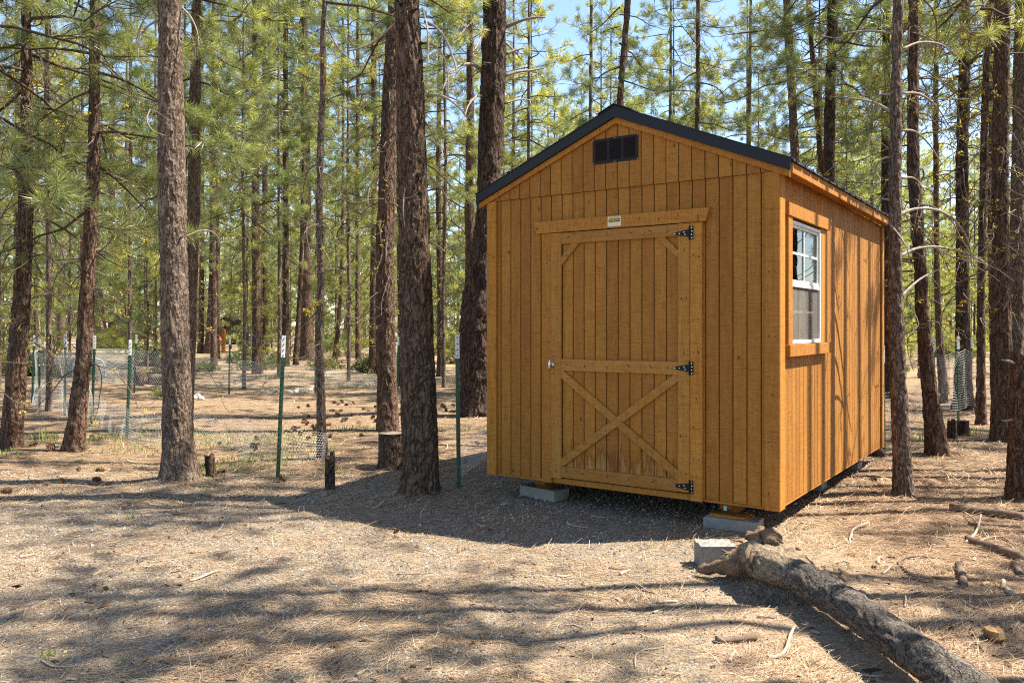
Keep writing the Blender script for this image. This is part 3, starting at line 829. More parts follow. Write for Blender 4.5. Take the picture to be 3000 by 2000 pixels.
# nail heads, small and dark, along the trim
M_NAIL = mat_plain('nail_head', (.060, .045, .035), .5, .6, bump=0)
nh = MB()
for (u, y, za, zb_, st_) in ((.020, -.0345, .12, 2.25, .41), (2.42, -.0345, .15, 2.25, .40), (1.86, -.0405, .10, 1.95, .31), (.57, -.0405, .06, 1.95, .27), (1.765, -.0465, .10, 1.95, .37), (.663, -.0465, .20, 1.95, .33)):
    z = za
    while z < zb_:
        for du in ((-.022, .020) if RNG.random() < .6 else (.004,)):
            nh.tube([(-u+du+RNG.normal(0, .004), y+.0003, Z0+z+RNG.normal(0, .01)), (-u+du, y-.0012, Z0+z)], .0032, 7)
        z += st_*RNG.uniform(.7, 1.3)
for u in np.arange(.55, 1.95, .155): nh.tube([(-u, -.0518, Z0+2.085+RNG.normal(0, .018)), (-u, -.0532, Z0+2.085)], .0032, 7) if abs(u-1.229) > .08 else None
for u in (1.66, 1.50, 1.30, 1.10, .92, .78):
    for z in (1.985, .962, .098): nh.tube([(-u+RNG.normal(0, .02), -.0457, Z0+z+RNG.normal(0, .018)), (-u, -.0472, Z0+z)], .0028, 7)
nh.build('nail_heads', M_NAIL, shed, kind='stuff')
# maker's plate on the header
pl = MB().box(-1.287, -1.171, -.0545, -.0525, Z0+2.048, Z0+2.124).build('maker_plate', mat_plain('cream_plate', (.66, .60, .42), .45, bump=.02, var=.03), shed)
M_INK = mat_plain('print_black', (.03, .03, .022), .6, bump=0); M_GOLD = mat_plain('print_gold', (.50, .33, .04), .5, bump=0)
def text(s, size, x, z, mat, parent, y=-.0560, name='lettering', al='CENTER', xs=1.0):
    c = bpy.data.curves.new(name, 'FONT'); c.body = s; c.size = size; c.align_x = al; c.align_y = 'CENTER'; c.extrude = .0002
    c.materials.append(mat)
    o = bpy.data.objects.new(name, c); COL.objects.link(o); o.parent = parent
    me = bpy.data.meshes.new_from_object(o); me.name = name
    bpy.data.objects.remove(o)
    o = obj(name, me, parent, (x, y, z), rot=(math.pi/2, 0, 0), scale=(xs, 1, 1), kind='stuff')
    return o
xc = -1.229
text('An Old Hickory Barn', .0098, xc, Z0+2.1165, M_INK, pl, xs=1.0)
MB().box(xc-.052, xc+.052, -.0552, -.0546, Z0+2.0905, Z0+2.1105).build('logo_band', M_GOLD, pl)
text('OLD HICKORY', .0165, xc+.004, Z0+2.1005, M_INK, pl, y=-.0562, xs=.92)
MB().box(xc-.050, xc+.050, -.0553, -.0547, Z0+2.0805, Z0+2.0895).build('logo_band', M_INK, pl)
text('BUILDINGS', .0082, xc, Z0+2.085, M_GOLD, pl, y=-.0562)
for k in range(4): MB().box(xc-.047, xc+.047-(k % 2)*.018, -.0550, -.0546, Z0+2.0735-k*.0062, Z0+2.0745-k*.0062).build('small_print', mat_plain('print_grey%d' % k, (.32, .31, .24), .6, bump=0), pl)
for (a, b) in ((-1.283, 2.120), (-1.175, 2.120), (-1.283, 2.052), (-1.175, 2.052)): MB().tube([(a, -.0547, Z0+b), (a, -.056, Z0+b)], .0016, 6).build('rivet', M_STEEL, pl)
# gable vent with three louvred panels
vent = sb('gable_vent', 1.037, 1.434, -.0305, -.0265, 2.547, 2.744, M_VENT, bev=.001)
for k in range(3):
    uc = 1.2355+(k-1)*.122
    MB().box(-uc-.048, -uc+.048, -.0325, -.0306, Z0+2.567, Z0+2.724).build('louver_panel', mat_plain('vent_dark', (.012, .010, .012), .8), vent)
    for i in range(14):
        z = Z0+2.573+i*.0110
        MB().prism([(-.0327, z), (-.0405, z+.0015), (-.0405, z+.0035), (-.0327, z+.0085)], -uc-.047, -uc+.047, axis='x').build('louver', M_VENT, vent)
for (u, z) in ((1.428, 2.738), (1.2355, 2.738), (1.043, 2.738), (1.428, 2.553), (1.2355, 2.553), (1.043, 2.553)):
    MB().tube([(-u, -.0306, Z0+z), (-u, -.0335, Z0+z)], .0038, 8).build('screw', mat_plain('brass_screw', (.40, .33, .22), .4, .8), vent)
# roof
UE = 1.338                     # half width of the roof from the ridge
YF, YB = -.075, L+.06
def slope_pts(off): return [(s*UE, -.4167*UE+off) for s in (-1, 1)]
rf = empty('roof', (0, 0, 0), None, None); rf.parent = shed
xr = -1.22
# rake boards (wood) and metal rake trim, front
for s in (-1, 1):
    zb = lambda d: Z0+2.89-.4167*d
    poly = [(xr, zb(0)-.045), (xr+s*(UE-.012), zb(UE-.012)-.045), (xr+s*(UE-.012), zb(UE-.012)+.002), (xr, zb(0)+.002)]
    if s < 0: poly = poly[::-1]
    MB().prism(poly, -.0488, -.0268).build('rake_board', M_TRIMH, rf)
    x0 = 0 if s > 0 else .0
    poly = [(xr, zb(0)), (xr+s*(UE), zb(UE)), (xr+s*(UE), zb(UE)+.082), (xr, zb(0)+.082)]
    if s < 0: poly = poly[::-1]
    rt = MB().prism(poly, -.075, -.0495)
    poly = [(xr, zb(0)+.0825), (xr+s*(UE+.008), zb(UE)+.0790), (xr+s*(UE+.008), zb(UE)+.0840), (xr, zb(0)+.0875)]
    if s < 0: poly = poly[::-1]
    rt.prism(poly, -.082, .07)
    rt.build('rake_trim', M_ROOF, rf)
    for d in (.30, .92): 
        MB().tube([(xr+s*d, -.0755, zb(d)+.03), (xr+s*d, -.0785, zb(d)+.03)], .006, 8).build('screw', M_ROOF, rf)
    # metal sheet with ribs running down the slope
    zt = lambda d: Z0+2.89-.4167*d+.070
    m = MB()
    prof = []
    y = YF+.010
    prof.append((y, 0))
    yy = y+.03
    while yy < YB-.05:
        prof += [(yy, 0), (yy+.012, .019), (yy+.030, .019), (yy+.042, 0)]
        yy += .2286
        for mnr in (.075, .125):
            if yy-.2286+.042+mnr < YB-.06: prof += [(yy-.2286+.042+mnr-.008, 0), (yy-.2286+.042+mnr, .004), (yy-.2286+.042+mnr+.008, 0)]
    prof.append((YB, 0)); prof = sorted(prof)
    n = len(prof); E1 = UE+.022
    v = []
    for (yv, hz) in prof: v.append((xr, yv, zt(0)+hz)); v.append((xr+s*E1, yv, zt(E1)+hz))
    for (yv, hz) in prof: v.append((xr, yv, zt(0)+hz-.0015)); v.append((xr+s*E1, yv, zt(E1)+hz-.0015))
    f = []
    for i in range(n-1):
        a, b, c, d_ = 2*i, 2*i+1, 2*i+3, 2*i+2
        f.append((a, b, c, d_) if s < 0 else (d_, c, b, a))
        a, b, c, d_ = [k+2*n for k in (a, b, c, d_)]
        f.append((d_, c, b, a) if s < 0 else (a, b, c, d_))
        f.append((2*i+1, 2*i+3, 2*i+3+2*n, 2*i+1+2*n))
    m.add(v, None, f)
    m.build('roof_sheet', M_PANEL, rf)
    # sheathing and fascia
    poly = [(xr+s*.002, zb(0)+.030), (xr+s*(UE-.02), zb(UE-.02)+.030), (xr+s*(UE-.02), zb(UE-.02)+.064), (xr+s*.002, zb(0)+.064)]
    if s < 0: poly = poly[::-1]
    MB().prism(poly, -.045, L+.05).build('roof_deck', M_DOORF, rf)
    xe = xr+s*(UE-.018)
    MB().box(xe, xe+s*.020, -.0262, L+.045, zb(UE)-.012, zb(UE)+.062, .0015).build('fascia_board', M_TRIM, rf)
    # closure strip under the ribs
# soffit on the sunny side
MB().box(.0125, .108, -.012, L+.02, Z0+2.341, Z0+2.347).build('soffit_board', M_TRIM, rf)
# ridge cap
for s in (-1, 1):
    poly = [(xr, Z0+2.984), (xr+s*.145, Z0+2.984-.0604), (xr+s*.145, Z0+2.984-.0544), (xr, Z0+2.992)]
    if s < 0: poly = poly[::-1]
    MB().prism(poly, -.088, L+.06).build('ridge_cap', M_ROOF, rf)
# window on the sunny side ------------------------------------------------
def wb(name, w0, w1, x0, x1, z0, z1, mat, parent=None, bev=.002): return MB().box(x0, x1, w0, w1, Z0+z0, Z0+z1, bev).build(name, mat, parent or shed)
hdm = MB().prism([(.122, Z0+2.056), (1.268, Z0+2.056), (1.322, Z0+2.147), (.122, Z0+2.147)], .0125, .055, axis='x'); hdm.build('window_header', M_TRIM, shed)
wb('window_casing', .136, .236, .0125, .046, 1.1435, 2.0555, M_TRIM); wb('window_casing', 1.068, 1.255, .0125, .034, 1.1435, 2.0555, M_TRIM)
wb('window_ledge', .120, 1.296, .0125, .062, 1.058, 1.1430, M_TRIM)
win = MB()
for (a, b, c, d) in ((.238, .262, 1.146, 2.040), (1.043, 1.067, 1.146, 2.040), (.2625, 1.0425, 2.014, 2.040), (.2625, 1.0425, 1.146, 1.172)): win.box(.004, .032, a, b, Z0+c, Z0+d, .002)
win = win.build('window', M_VINYL, shed)
wb('sash', .2625, 1.0425, -.010, .022, 1.590, 1.612, M_VINYL, win); wb('sash', .2625, 1.0425, -.002, .028, 1.560, 1.586, M_VINYL, win)
wb('sash', .2625, .280, -.008, .018, 1.613, 2.0135, M_VINYL, win); wb('sash', 1.024, 1.0425, -.008, .018, 1.613, 2.0135, M_VINYL, win); wb('sash', .2805, 1.0235, -.008, .018, 1.994, 2.0135, M_VINYL, win)
wb('muntin', .642, .658, -.002, .014, 1.6125, 1.9935, M_VINYL, win, .001)
wb('muntin', .2805, .6415, -.002, .014, 1.800, 1.818, M_VINYL, win, .001); wb('muntin', .6585, 1.0235, -.002, .014, 1.800, 1.818, M_VINYL, win, .001)
wb('muntin', .2640, 1.020, -.024, -.016, 1.372, 1.390, M_VINYL, win, .001)
wb('muntin', .642, .656, -.0245, -.0165, 1.1745, 1.3715, M_VINYL, win, .001); wb('muntin', .642, .656, -.0245, -.0165, 1.3905, 1.5585, M_VINYL, win, .001)
n = NT('window_glass')
gl = n.node('ShaderNodeBsdfGlossy', {'Color': (1, 1, 1, 1), 'Roughness': .02}).outputs[0]
tr = n.node('ShaderNodeBsdfTransparent', {'Color': (.86, .90, .88, 1)}).outputs[0]
fr = n.node('ShaderNodeFresnel', {'IOR': 1.52}).outputs[0]
M_GLASS = n.done(n.node('ShaderNodeMixShader', {0: n.math('ADD', fr, .01), 1: tr, 2: gl}).outputs[0])
n = NT('insect_screen')
sd_ = n.bsdf((.19, .165, .14), .8)
tr = n.node('ShaderNodeBsdfTransparent', {}).outputs[0]
M_SCREEN = n.done(n.node('ShaderNodeMixShader', {0: .40, 1: tr, 2: sd_}).outputs[0])
for (a, b) in ((.2805, .6415), (.6585, 1.0235)):
    for (c, d) in ((1.613, 1.7995), (1.8185, 1.9935)): wb('pane', a, b, .002, .006, c, d, M_GLASS, win, 0)
wb('pane', .264, 1.041, -.030, -.026, 1.174, 1.559, M_GLASS, win, 0)
wb('insect_screen', .264, 1.041, .0150, .0154, 1.173, 1.5595, M_SCREEN, win, 0)
# pale green cloth hanging behind the upper panes, hung things behind the lower
v = []; f = []
nx_ = 60
for i in range(nx_+1):
    w = .30+.70*i/nx_
    x = -.14+.030*math.sin(i*.9)+.016*math.sin(i*.37+1)
    v += [(x, w, Z0+1.18+.01*math.sin(i)), (x*.8-.03, w, Z0+2.02)]
for i in range(nx_): f.append((2*i, 2*i+2, 2*i+3, 2*i+1))
cl = new_mesh('curtain', v, np.array(f), [mat_plain('green_cloth', (.075, .125, .105), .9, bump=.1, var=.15)], smooth=True)
obj('curtain', cl, shed)
MB().box(-.40, -.36, .35, .62, Z0+.9, Z0+1.9).build('leaning_board', M_BEAM, shed)

# beams (skids) under the floor
for (u0, u1) in ((.335, .425), (1.935, 2.03)):
    b = MB()
    zb0, zb1 = Z0-.092, Z0-.004
    b.prism([(.052, zb1), (.052, zb0+.045), (.115, zb0), (L-.05, zb0), (L-.02, zb0+.04), (L-.02, zb1)][::-1], -u1, -u0, axis='x')
    b.build('skid_beam', M_BEAM, shed)
MB().box(-.395, -.372, .0505, .0518, Z0-.060, Z0-.028).build('paper_tag', mat_plain('pale_tag', (.30, .55, .52), .7), shed)

def shedpt(u, w, z=0.0):
    return (SX-u*math.cos(TH)+w*math.sin(TH), SY+u*math.sin(TH)+w*math.cos(TH), z)
def slab(u, w, z, lx, ly, lz, label, rz=0.0, notch=False, broken=False):
    """cast concrete block lying under the shed"""
    b = MB().box(-lx/2, lx/2, -ly/2, ly/2, 0, lz, .004)
    x, y, _ = shedpt(u, w)
    o = b.build('concrete_block', M_CONC, None)
    o.location = (x, y, z); o.rotation_euler = (0, 0, -TH+rz)
    tag(o, label, 'concrete block', group='concrete blocks under the shed')
    return o
slab(.335, .085, -.014, .39, .20, .085, 'solid concrete block under the near front corner of the shed', rz=.10)
slab(2.04, .21, -.012, .39, .20, .095, 'solid concrete block under the front left beam of the shed', rz=-.14)
slab(.27, 1.80, -.015, .30, .20, .095, 'grey concrete block under the middle of the sunny shed side')
slab(.27, 3.10, -.015, .36, .20, .095, 'grey concrete block under the far end of the sunny shed side')
slab(2.04, 3.10, -.015, .39, .20, .095, 'grey concrete block under the back left beam of the shed')
for k, (lx, lz, z, r_, lab) in enumerate(((.30, .008, .0715, .06, 'thin plywood shim lying on the near corner block'), (.26, .009, .0800, -.02, 'upper plywood shim wedged under the beam at the near corner'))):
    b = MB().box(-lx/2, lx/2, -.085, .085, 0, lz, .001)
    x, y, _ = shedpt(.36, .11)
    o = b.build('plywood_shim', M_TRIMH, None); o.location = (x, y, z); o.rotation_euler = (0, 0, -TH+r_)
    tag(o, lab, 'shim')
def stubs(root, X0, Z, g, at, r, n, mat):
    for i in range(n):
        h = RNG.uniform(1.0, 4.2); a = RNG.uniform(-2.9, -.2) if i % 3 else RNG.uniform(0, 6.28)
        x0 = float(at(h)); d = np.array([math.cos(a), math.sin(a), RNG.uniform(.0, .5)])
        p = np.array([x0, 0, h]); L = RNG.uniform(.015, .07)
        MB().tube([p+d*r*.8, p+d*(r+.008), p+d*(r+L)+np.array([0, 0, -.01])], [.020, .013, .007], 7).build('branch_stub', mat, root, smooth=True)
# ------------------------------------------------------------------ the pines one can tell apart (pixel data of the 3000 px photograph)
k_ = 3000/2352.0
def P2(*t): return [(x*k_, y*k_, w*k_) for (x, y, w) in t]
def B2(*t): return [(x*k_, y*k_) for (x, y) in t]
# big trunk in front, left of the shed
r = pine('thick dark pine trunk nearest the shed, foot flared in the gravel',
         P2((962, 1133, 80), (966, 1060, 80), (958, 800, 76), (950, 500, 68), (943, 200, 61), (934, 0, 54), (930, -150, 50)),
         M_BARK, sides=110, step=.011, total=17, crown=[('near', 0, 10.2, 1.0)], rough=.0105, flare=.50, fl_h=.15, plate=30, seed=3)
root, X0, Z, g, at = r
for pts, r0, yd in ((B2((940, 40), (905, 55), (880, 80), (850, 105), (800, 118)), .012, .3), (B2((975, 50), (1000, 60), (1022, 85), (1040, 130), (1050, 165), (1045, 185)), .011, -.2),
                    (B2((978, 98), (1000, 105), (1020, 130), (1030, 170), (1028, 225)), .009, -.1), (B2((983, 220), (1010, 218), (1035, 230), (1060, 252), (1075, 275)), .012, -.3),
                    (B2((985, 320), (1005, 330), (1020, 345)), .008, -.1), (B2((988, 405), (1012, 430), (1030, 460), (1038, 510)), .009, .1),
                    (B2((940, 490), (915, 500), (895, 520), (888, 560), (886, 600)), .009, -.2), (B2((985, 555), (1005, 565), (1025, 580)), .008, .1),
                    (B2((940, 295), (905, 320), (885, 360), (884, 405), (905, 440)), .008, .3), (B2((945, 390), (930, 430), (925, 480), (930, 520)), .007, -.35),
                    (B2((970, 20), (982, 60), (985, 120), (980, 170), (970, 190)), .008, -.5)):
    bare_branch(root, X0, Z, g, pts, r0, M_DEAD, yd, twigs=1)
stubs(root, X0, Z, g, at, .125, 16, M_BARKD)
# left main trunk
r = pine('thick sunlit pine trunk with a flared foot beside a short ragged stump',
         P2((415, 1104, 84), (411, 1040, 68), (407, 900, 62), (399, 650, 58), (395, 400, 57), (392, 200, 52), (389, 0, 46), (388, -120, 42)),
         M_BARKL, sides=100, step=.012, total=16, crown=[('near', 1, 7.0, 1.0)], rough=.0095, flare=.55, fl_h=.14, plate=30, seed=4)
root, X0, Z, g, at = r
for pts, r0, yd in ((B2((420, 20), (440, 40), (455, 75), (457, 110)), .008, -.1), (B2((372, 12), (345, 20), (330, 45), (318, 75), (312, 95)), .009, .2), (B2((372, 45), (345, 55), (325, 75), (316, 110), (318, 140)), .010, -.2),
                    (B2((372, 243), (357, 238), (345, 250), (335, 275), (348, 300), (380, 312)), .006, -.3), (B2((425, 70), (445, 90), (450, 135), (440, 165)), .006, .3),
                    (B2((425, 545), (455, 530), (480, 528), (500, 540), (508, 565)), .007, .2), (B2((372, 520), (355, 518)), .006, 0)):
    bare_branch(root, X0, Z, g, pts, r0, M_DEAD, yd, twigs=1)
stubs(root, X0, Z, g, at, .095, 12, M_BARKL)
r = pine('sunlit pine trunk standing close behind the thick trunk left of centre',
         P2((421, 985, 30), (431, 880, 28), (440, 640, 27), (447, 430, 27), (448, 230, 23), (452, 0, 19), (453, -90, 17)),
         M_BARKL, sides=56, step=.022, total=15, crown=[('near', 2, 3.9, .95)], dead=[(1, -.2, .8)], lichen=True, rough=.010, plate=22, depth=11.5, seed=5)
r = pine('dark leaning pine at the far left edge with lichen on its lower branches',
         P2((24, 1030, 48), (30, 960, 42), (44, 760, 38), (55, 600, 32), (62, 400, 28), (62, 200, 22), (60, 0, 18), (60, -60, 16)),
         M_BARKR, sides=64, step=.018, total=13, crown=[('near', 0, 2.9, 1.05)], dead=[(0, .4, .9), (2, .2, .8)], lichen=True, rough=.0095, plate=24, flare=.2, seed=6)
r = pine('dark reddish leaning pine between the far left pine and the thick sunlit trunk',
         P2((166, 1036, 44), (178, 960, 37), (192, 820, 32), (203, 620, 28), (212, 440, 26), (217, 300, 24), (217, 0, 17), (217, -60, 16)),
         M_BARKR, sides=64, step=.018, total=13, crown=[('near', 1, 2.8, 1.0)], dead=[(1, -.1, .85)], lichen=True, rough=.0095, plate=24, flare=.25, seed=7)
root, X0, Z, g, at = r
for pts, r0, yd in ((B2((230, 195), (260, 205), (290, 218), (320, 230)), .012, .5), (B2((195, 640), (175, 600), (150, 605), (125, 640), (115, 690)), .009, .3), (B2((225, 580), (255, 555), (268, 520)), .008, -.2)):
    bare_branch(root, X0, Z, g, pts, r0, M_DEADB, yd, twigs=2)
r = pine('thin pale sinuous pine wrapped in wire netting at its foot',
         P2((743, 1056, 27), (739, 1000, 20), (737, 900, 19), (732, 780, 17), (738, 640, 16), (733, 500, 15), (736, 330, 15), (742, 200, 14), (741, 80, 12), (746, 0, 10), (747, -60, 9)),
         M_BARKL, sides=44, step=.02, total=11, crown=[('open', 0, 4.6, .8)], dead=[(4, .7, .8)], lichen=True, rough=.006, plate=30, flare=.2, seed=8)
root, X0, Z, g, at = r
for pts, r0, yd in ((B2((728, 520), (718, 498), (708, 502), (702, 530), (708, 565), (715, 585)), .006, -.1), (B2((742, 510), (757, 520), (758, 555), (750, 590)), .006, .1), (B2((745, 35), (755, 70), (775, 110), (800, 135), (840, 150)), .010, -.3)):
    bare_branch(root, X0, Z, g, pts, r0, M_DEAD, yd)
r = pine('reddish pine trunk with sunlit side, left of the nearest thick trunk, above a sawn round',
         P2((892, 985, 48), (889, 900, 45), (885, 740, 43), (884, 560, 40), (889, 420, 37), (894, 280, 35), (901, 120, 32), (906, 0, 29), (908, -60, 28)),
         M_BARKR, sides=84, step=.016, total=16, crown=[('near', 2, 5.6, 1.1)], dead=[(4, 1.2, .9), (3, .6, .6)], lichen=True, rough=.0105, plate=22, flare=.18, seed=9)
root, X0, Z, g, at = r
for pts, r0, yd in ((B2((868, 520), (840, 520), (810, 530), (790, 540)), .012, -.2), (B2((880, 410), (862, 408), (848, 430), (842, 470)), .009, -.2), (B2((878, 265), (858, 280), (845, 310), (838, 345)), .009, -.1)):
    bare_branch(root, X0, Z, g, pts, r0, M_DEAD, yd, twigs=2)
r = pine('massive old pine with crooked furrowed trunk standing just behind the left corner of the shed',
         P2((1101, 955, 92), (1098, 900, 80), (1099, 800, 84), (1098, 700, 74), (1113, 600, 66), (1122, 500, 56), (1124, 400, 54), (1129, 300, 54), (1132, 200, 54), (1134, 80, 53), (1137, 0, 53), (1138, -60, 52)),
         M_BARKD, sides=110, step=.03, total=24, crown=[('near', 0, 12.0, 1.4)], dead=[(3, 4.2, .8)], rough=.022, plate=12, flare=.16, seed=10)
root, X0, Z, g, at = r
for pts, r0, yd in ((B2((1162, 62), (1180, 55), (1212, 42), (1252, 40)), .028, -.3), (B2((1162, 125), (1185, 115), (1205, 110)), .024, .1), (B2((1160, 175), (1185, 165), (1225, 162), (1252, 155)), .022, .3),
                    (B2((1110, 165), (1085, 145), (1055, 150), (1030, 172), (1015, 210)), .024, -.8), (B2((1128, 45), (1100, 35), (1070, 65), (1050, 90)), .022, -.5), (B2((1115, 75), (1098, 95), (1085, 130)), .018, -.8),
                    (B2((1120, 222), (1095, 218), (1072, 245), (1065, 285)), .018, -.8), (B2((1160, 238), (1190, 228), (1220, 230)), .018, .2), (B2((1160, 98), (1180, 115), (1200, 140)), .016, .2)):
    bare_branch(root, X0, Z, g, pts, r0, M_DEAD, yd, twigs=3)
# pale dead snarl of branches near the shed roof
# right of the shed
r = pine('slender pine standing right of the shed wall, with long bare arching branches',
         P2((2077, 1141, 46), (2071, 1050, 38), (2066, 930, 36), (2060, 800, 33), (2056, 620, 27), (2056, 420, 25), (2058, 250, 24), (2060, 100, 21), (2064, 0, 20), (2066, -80, 19)),
         M_BARKL, sides=72, step=.015, total=13, crown=[('open', 1, 7.6, .6)], rough=.0075, plate=28, flare=.25, fl_h=.15, seed=11)
root, X0, Z, g, at = r
for pts, r0, yd in ((B2((2055, 78), (2000, 70), (1950, 75), (1917, 92)), .010, .3), (B2((2055, 262), (2010, 235), (1970, 228), (1905, 222)), .012, .4), (B2((2055, 218), (2020, 215), (1998, 240), (1990, 290), (2010, 345)), .010, .2),
                    (B2((2055, 360), (2030, 362), (2010, 380), (2003, 430)), .009, .2), (B2((2070, 115), (2110, 95), (2165, 100), (2195, 130)), .011, .4), (B2((2070, 215), (2110, 212), (2150, 240), (2180, 290)), .010, .5),
                    (B2((2070, 300), (2100, 298), (2135, 330), (2165, 380)), .009, .2), (B2((2072, 410), (2100, 405), (2125, 440)), .009, .2), (B2((2060, 495), (2100, 478), (2150, 480), (2190, 500), (2220, 540), (2230, 580)), .013, .6),
                    (B2((2065, 590), (2100, 570), (2150, 565), (2200, 575), (2260, 600)), .012, .5), (B2((2066, 685), (2110, 640), (2170, 612)), .011, .4), (B2((2040, 510), (2065, 540), (2085, 570), (2090, 610)), .008, -.3),
                    (B2((2045, 460), (2020, 455), (2000, 455)), .008, .1)):
    bare_branch(root, X0, Z, g, pts, r0, M_DEAD, yd, twigs=2)
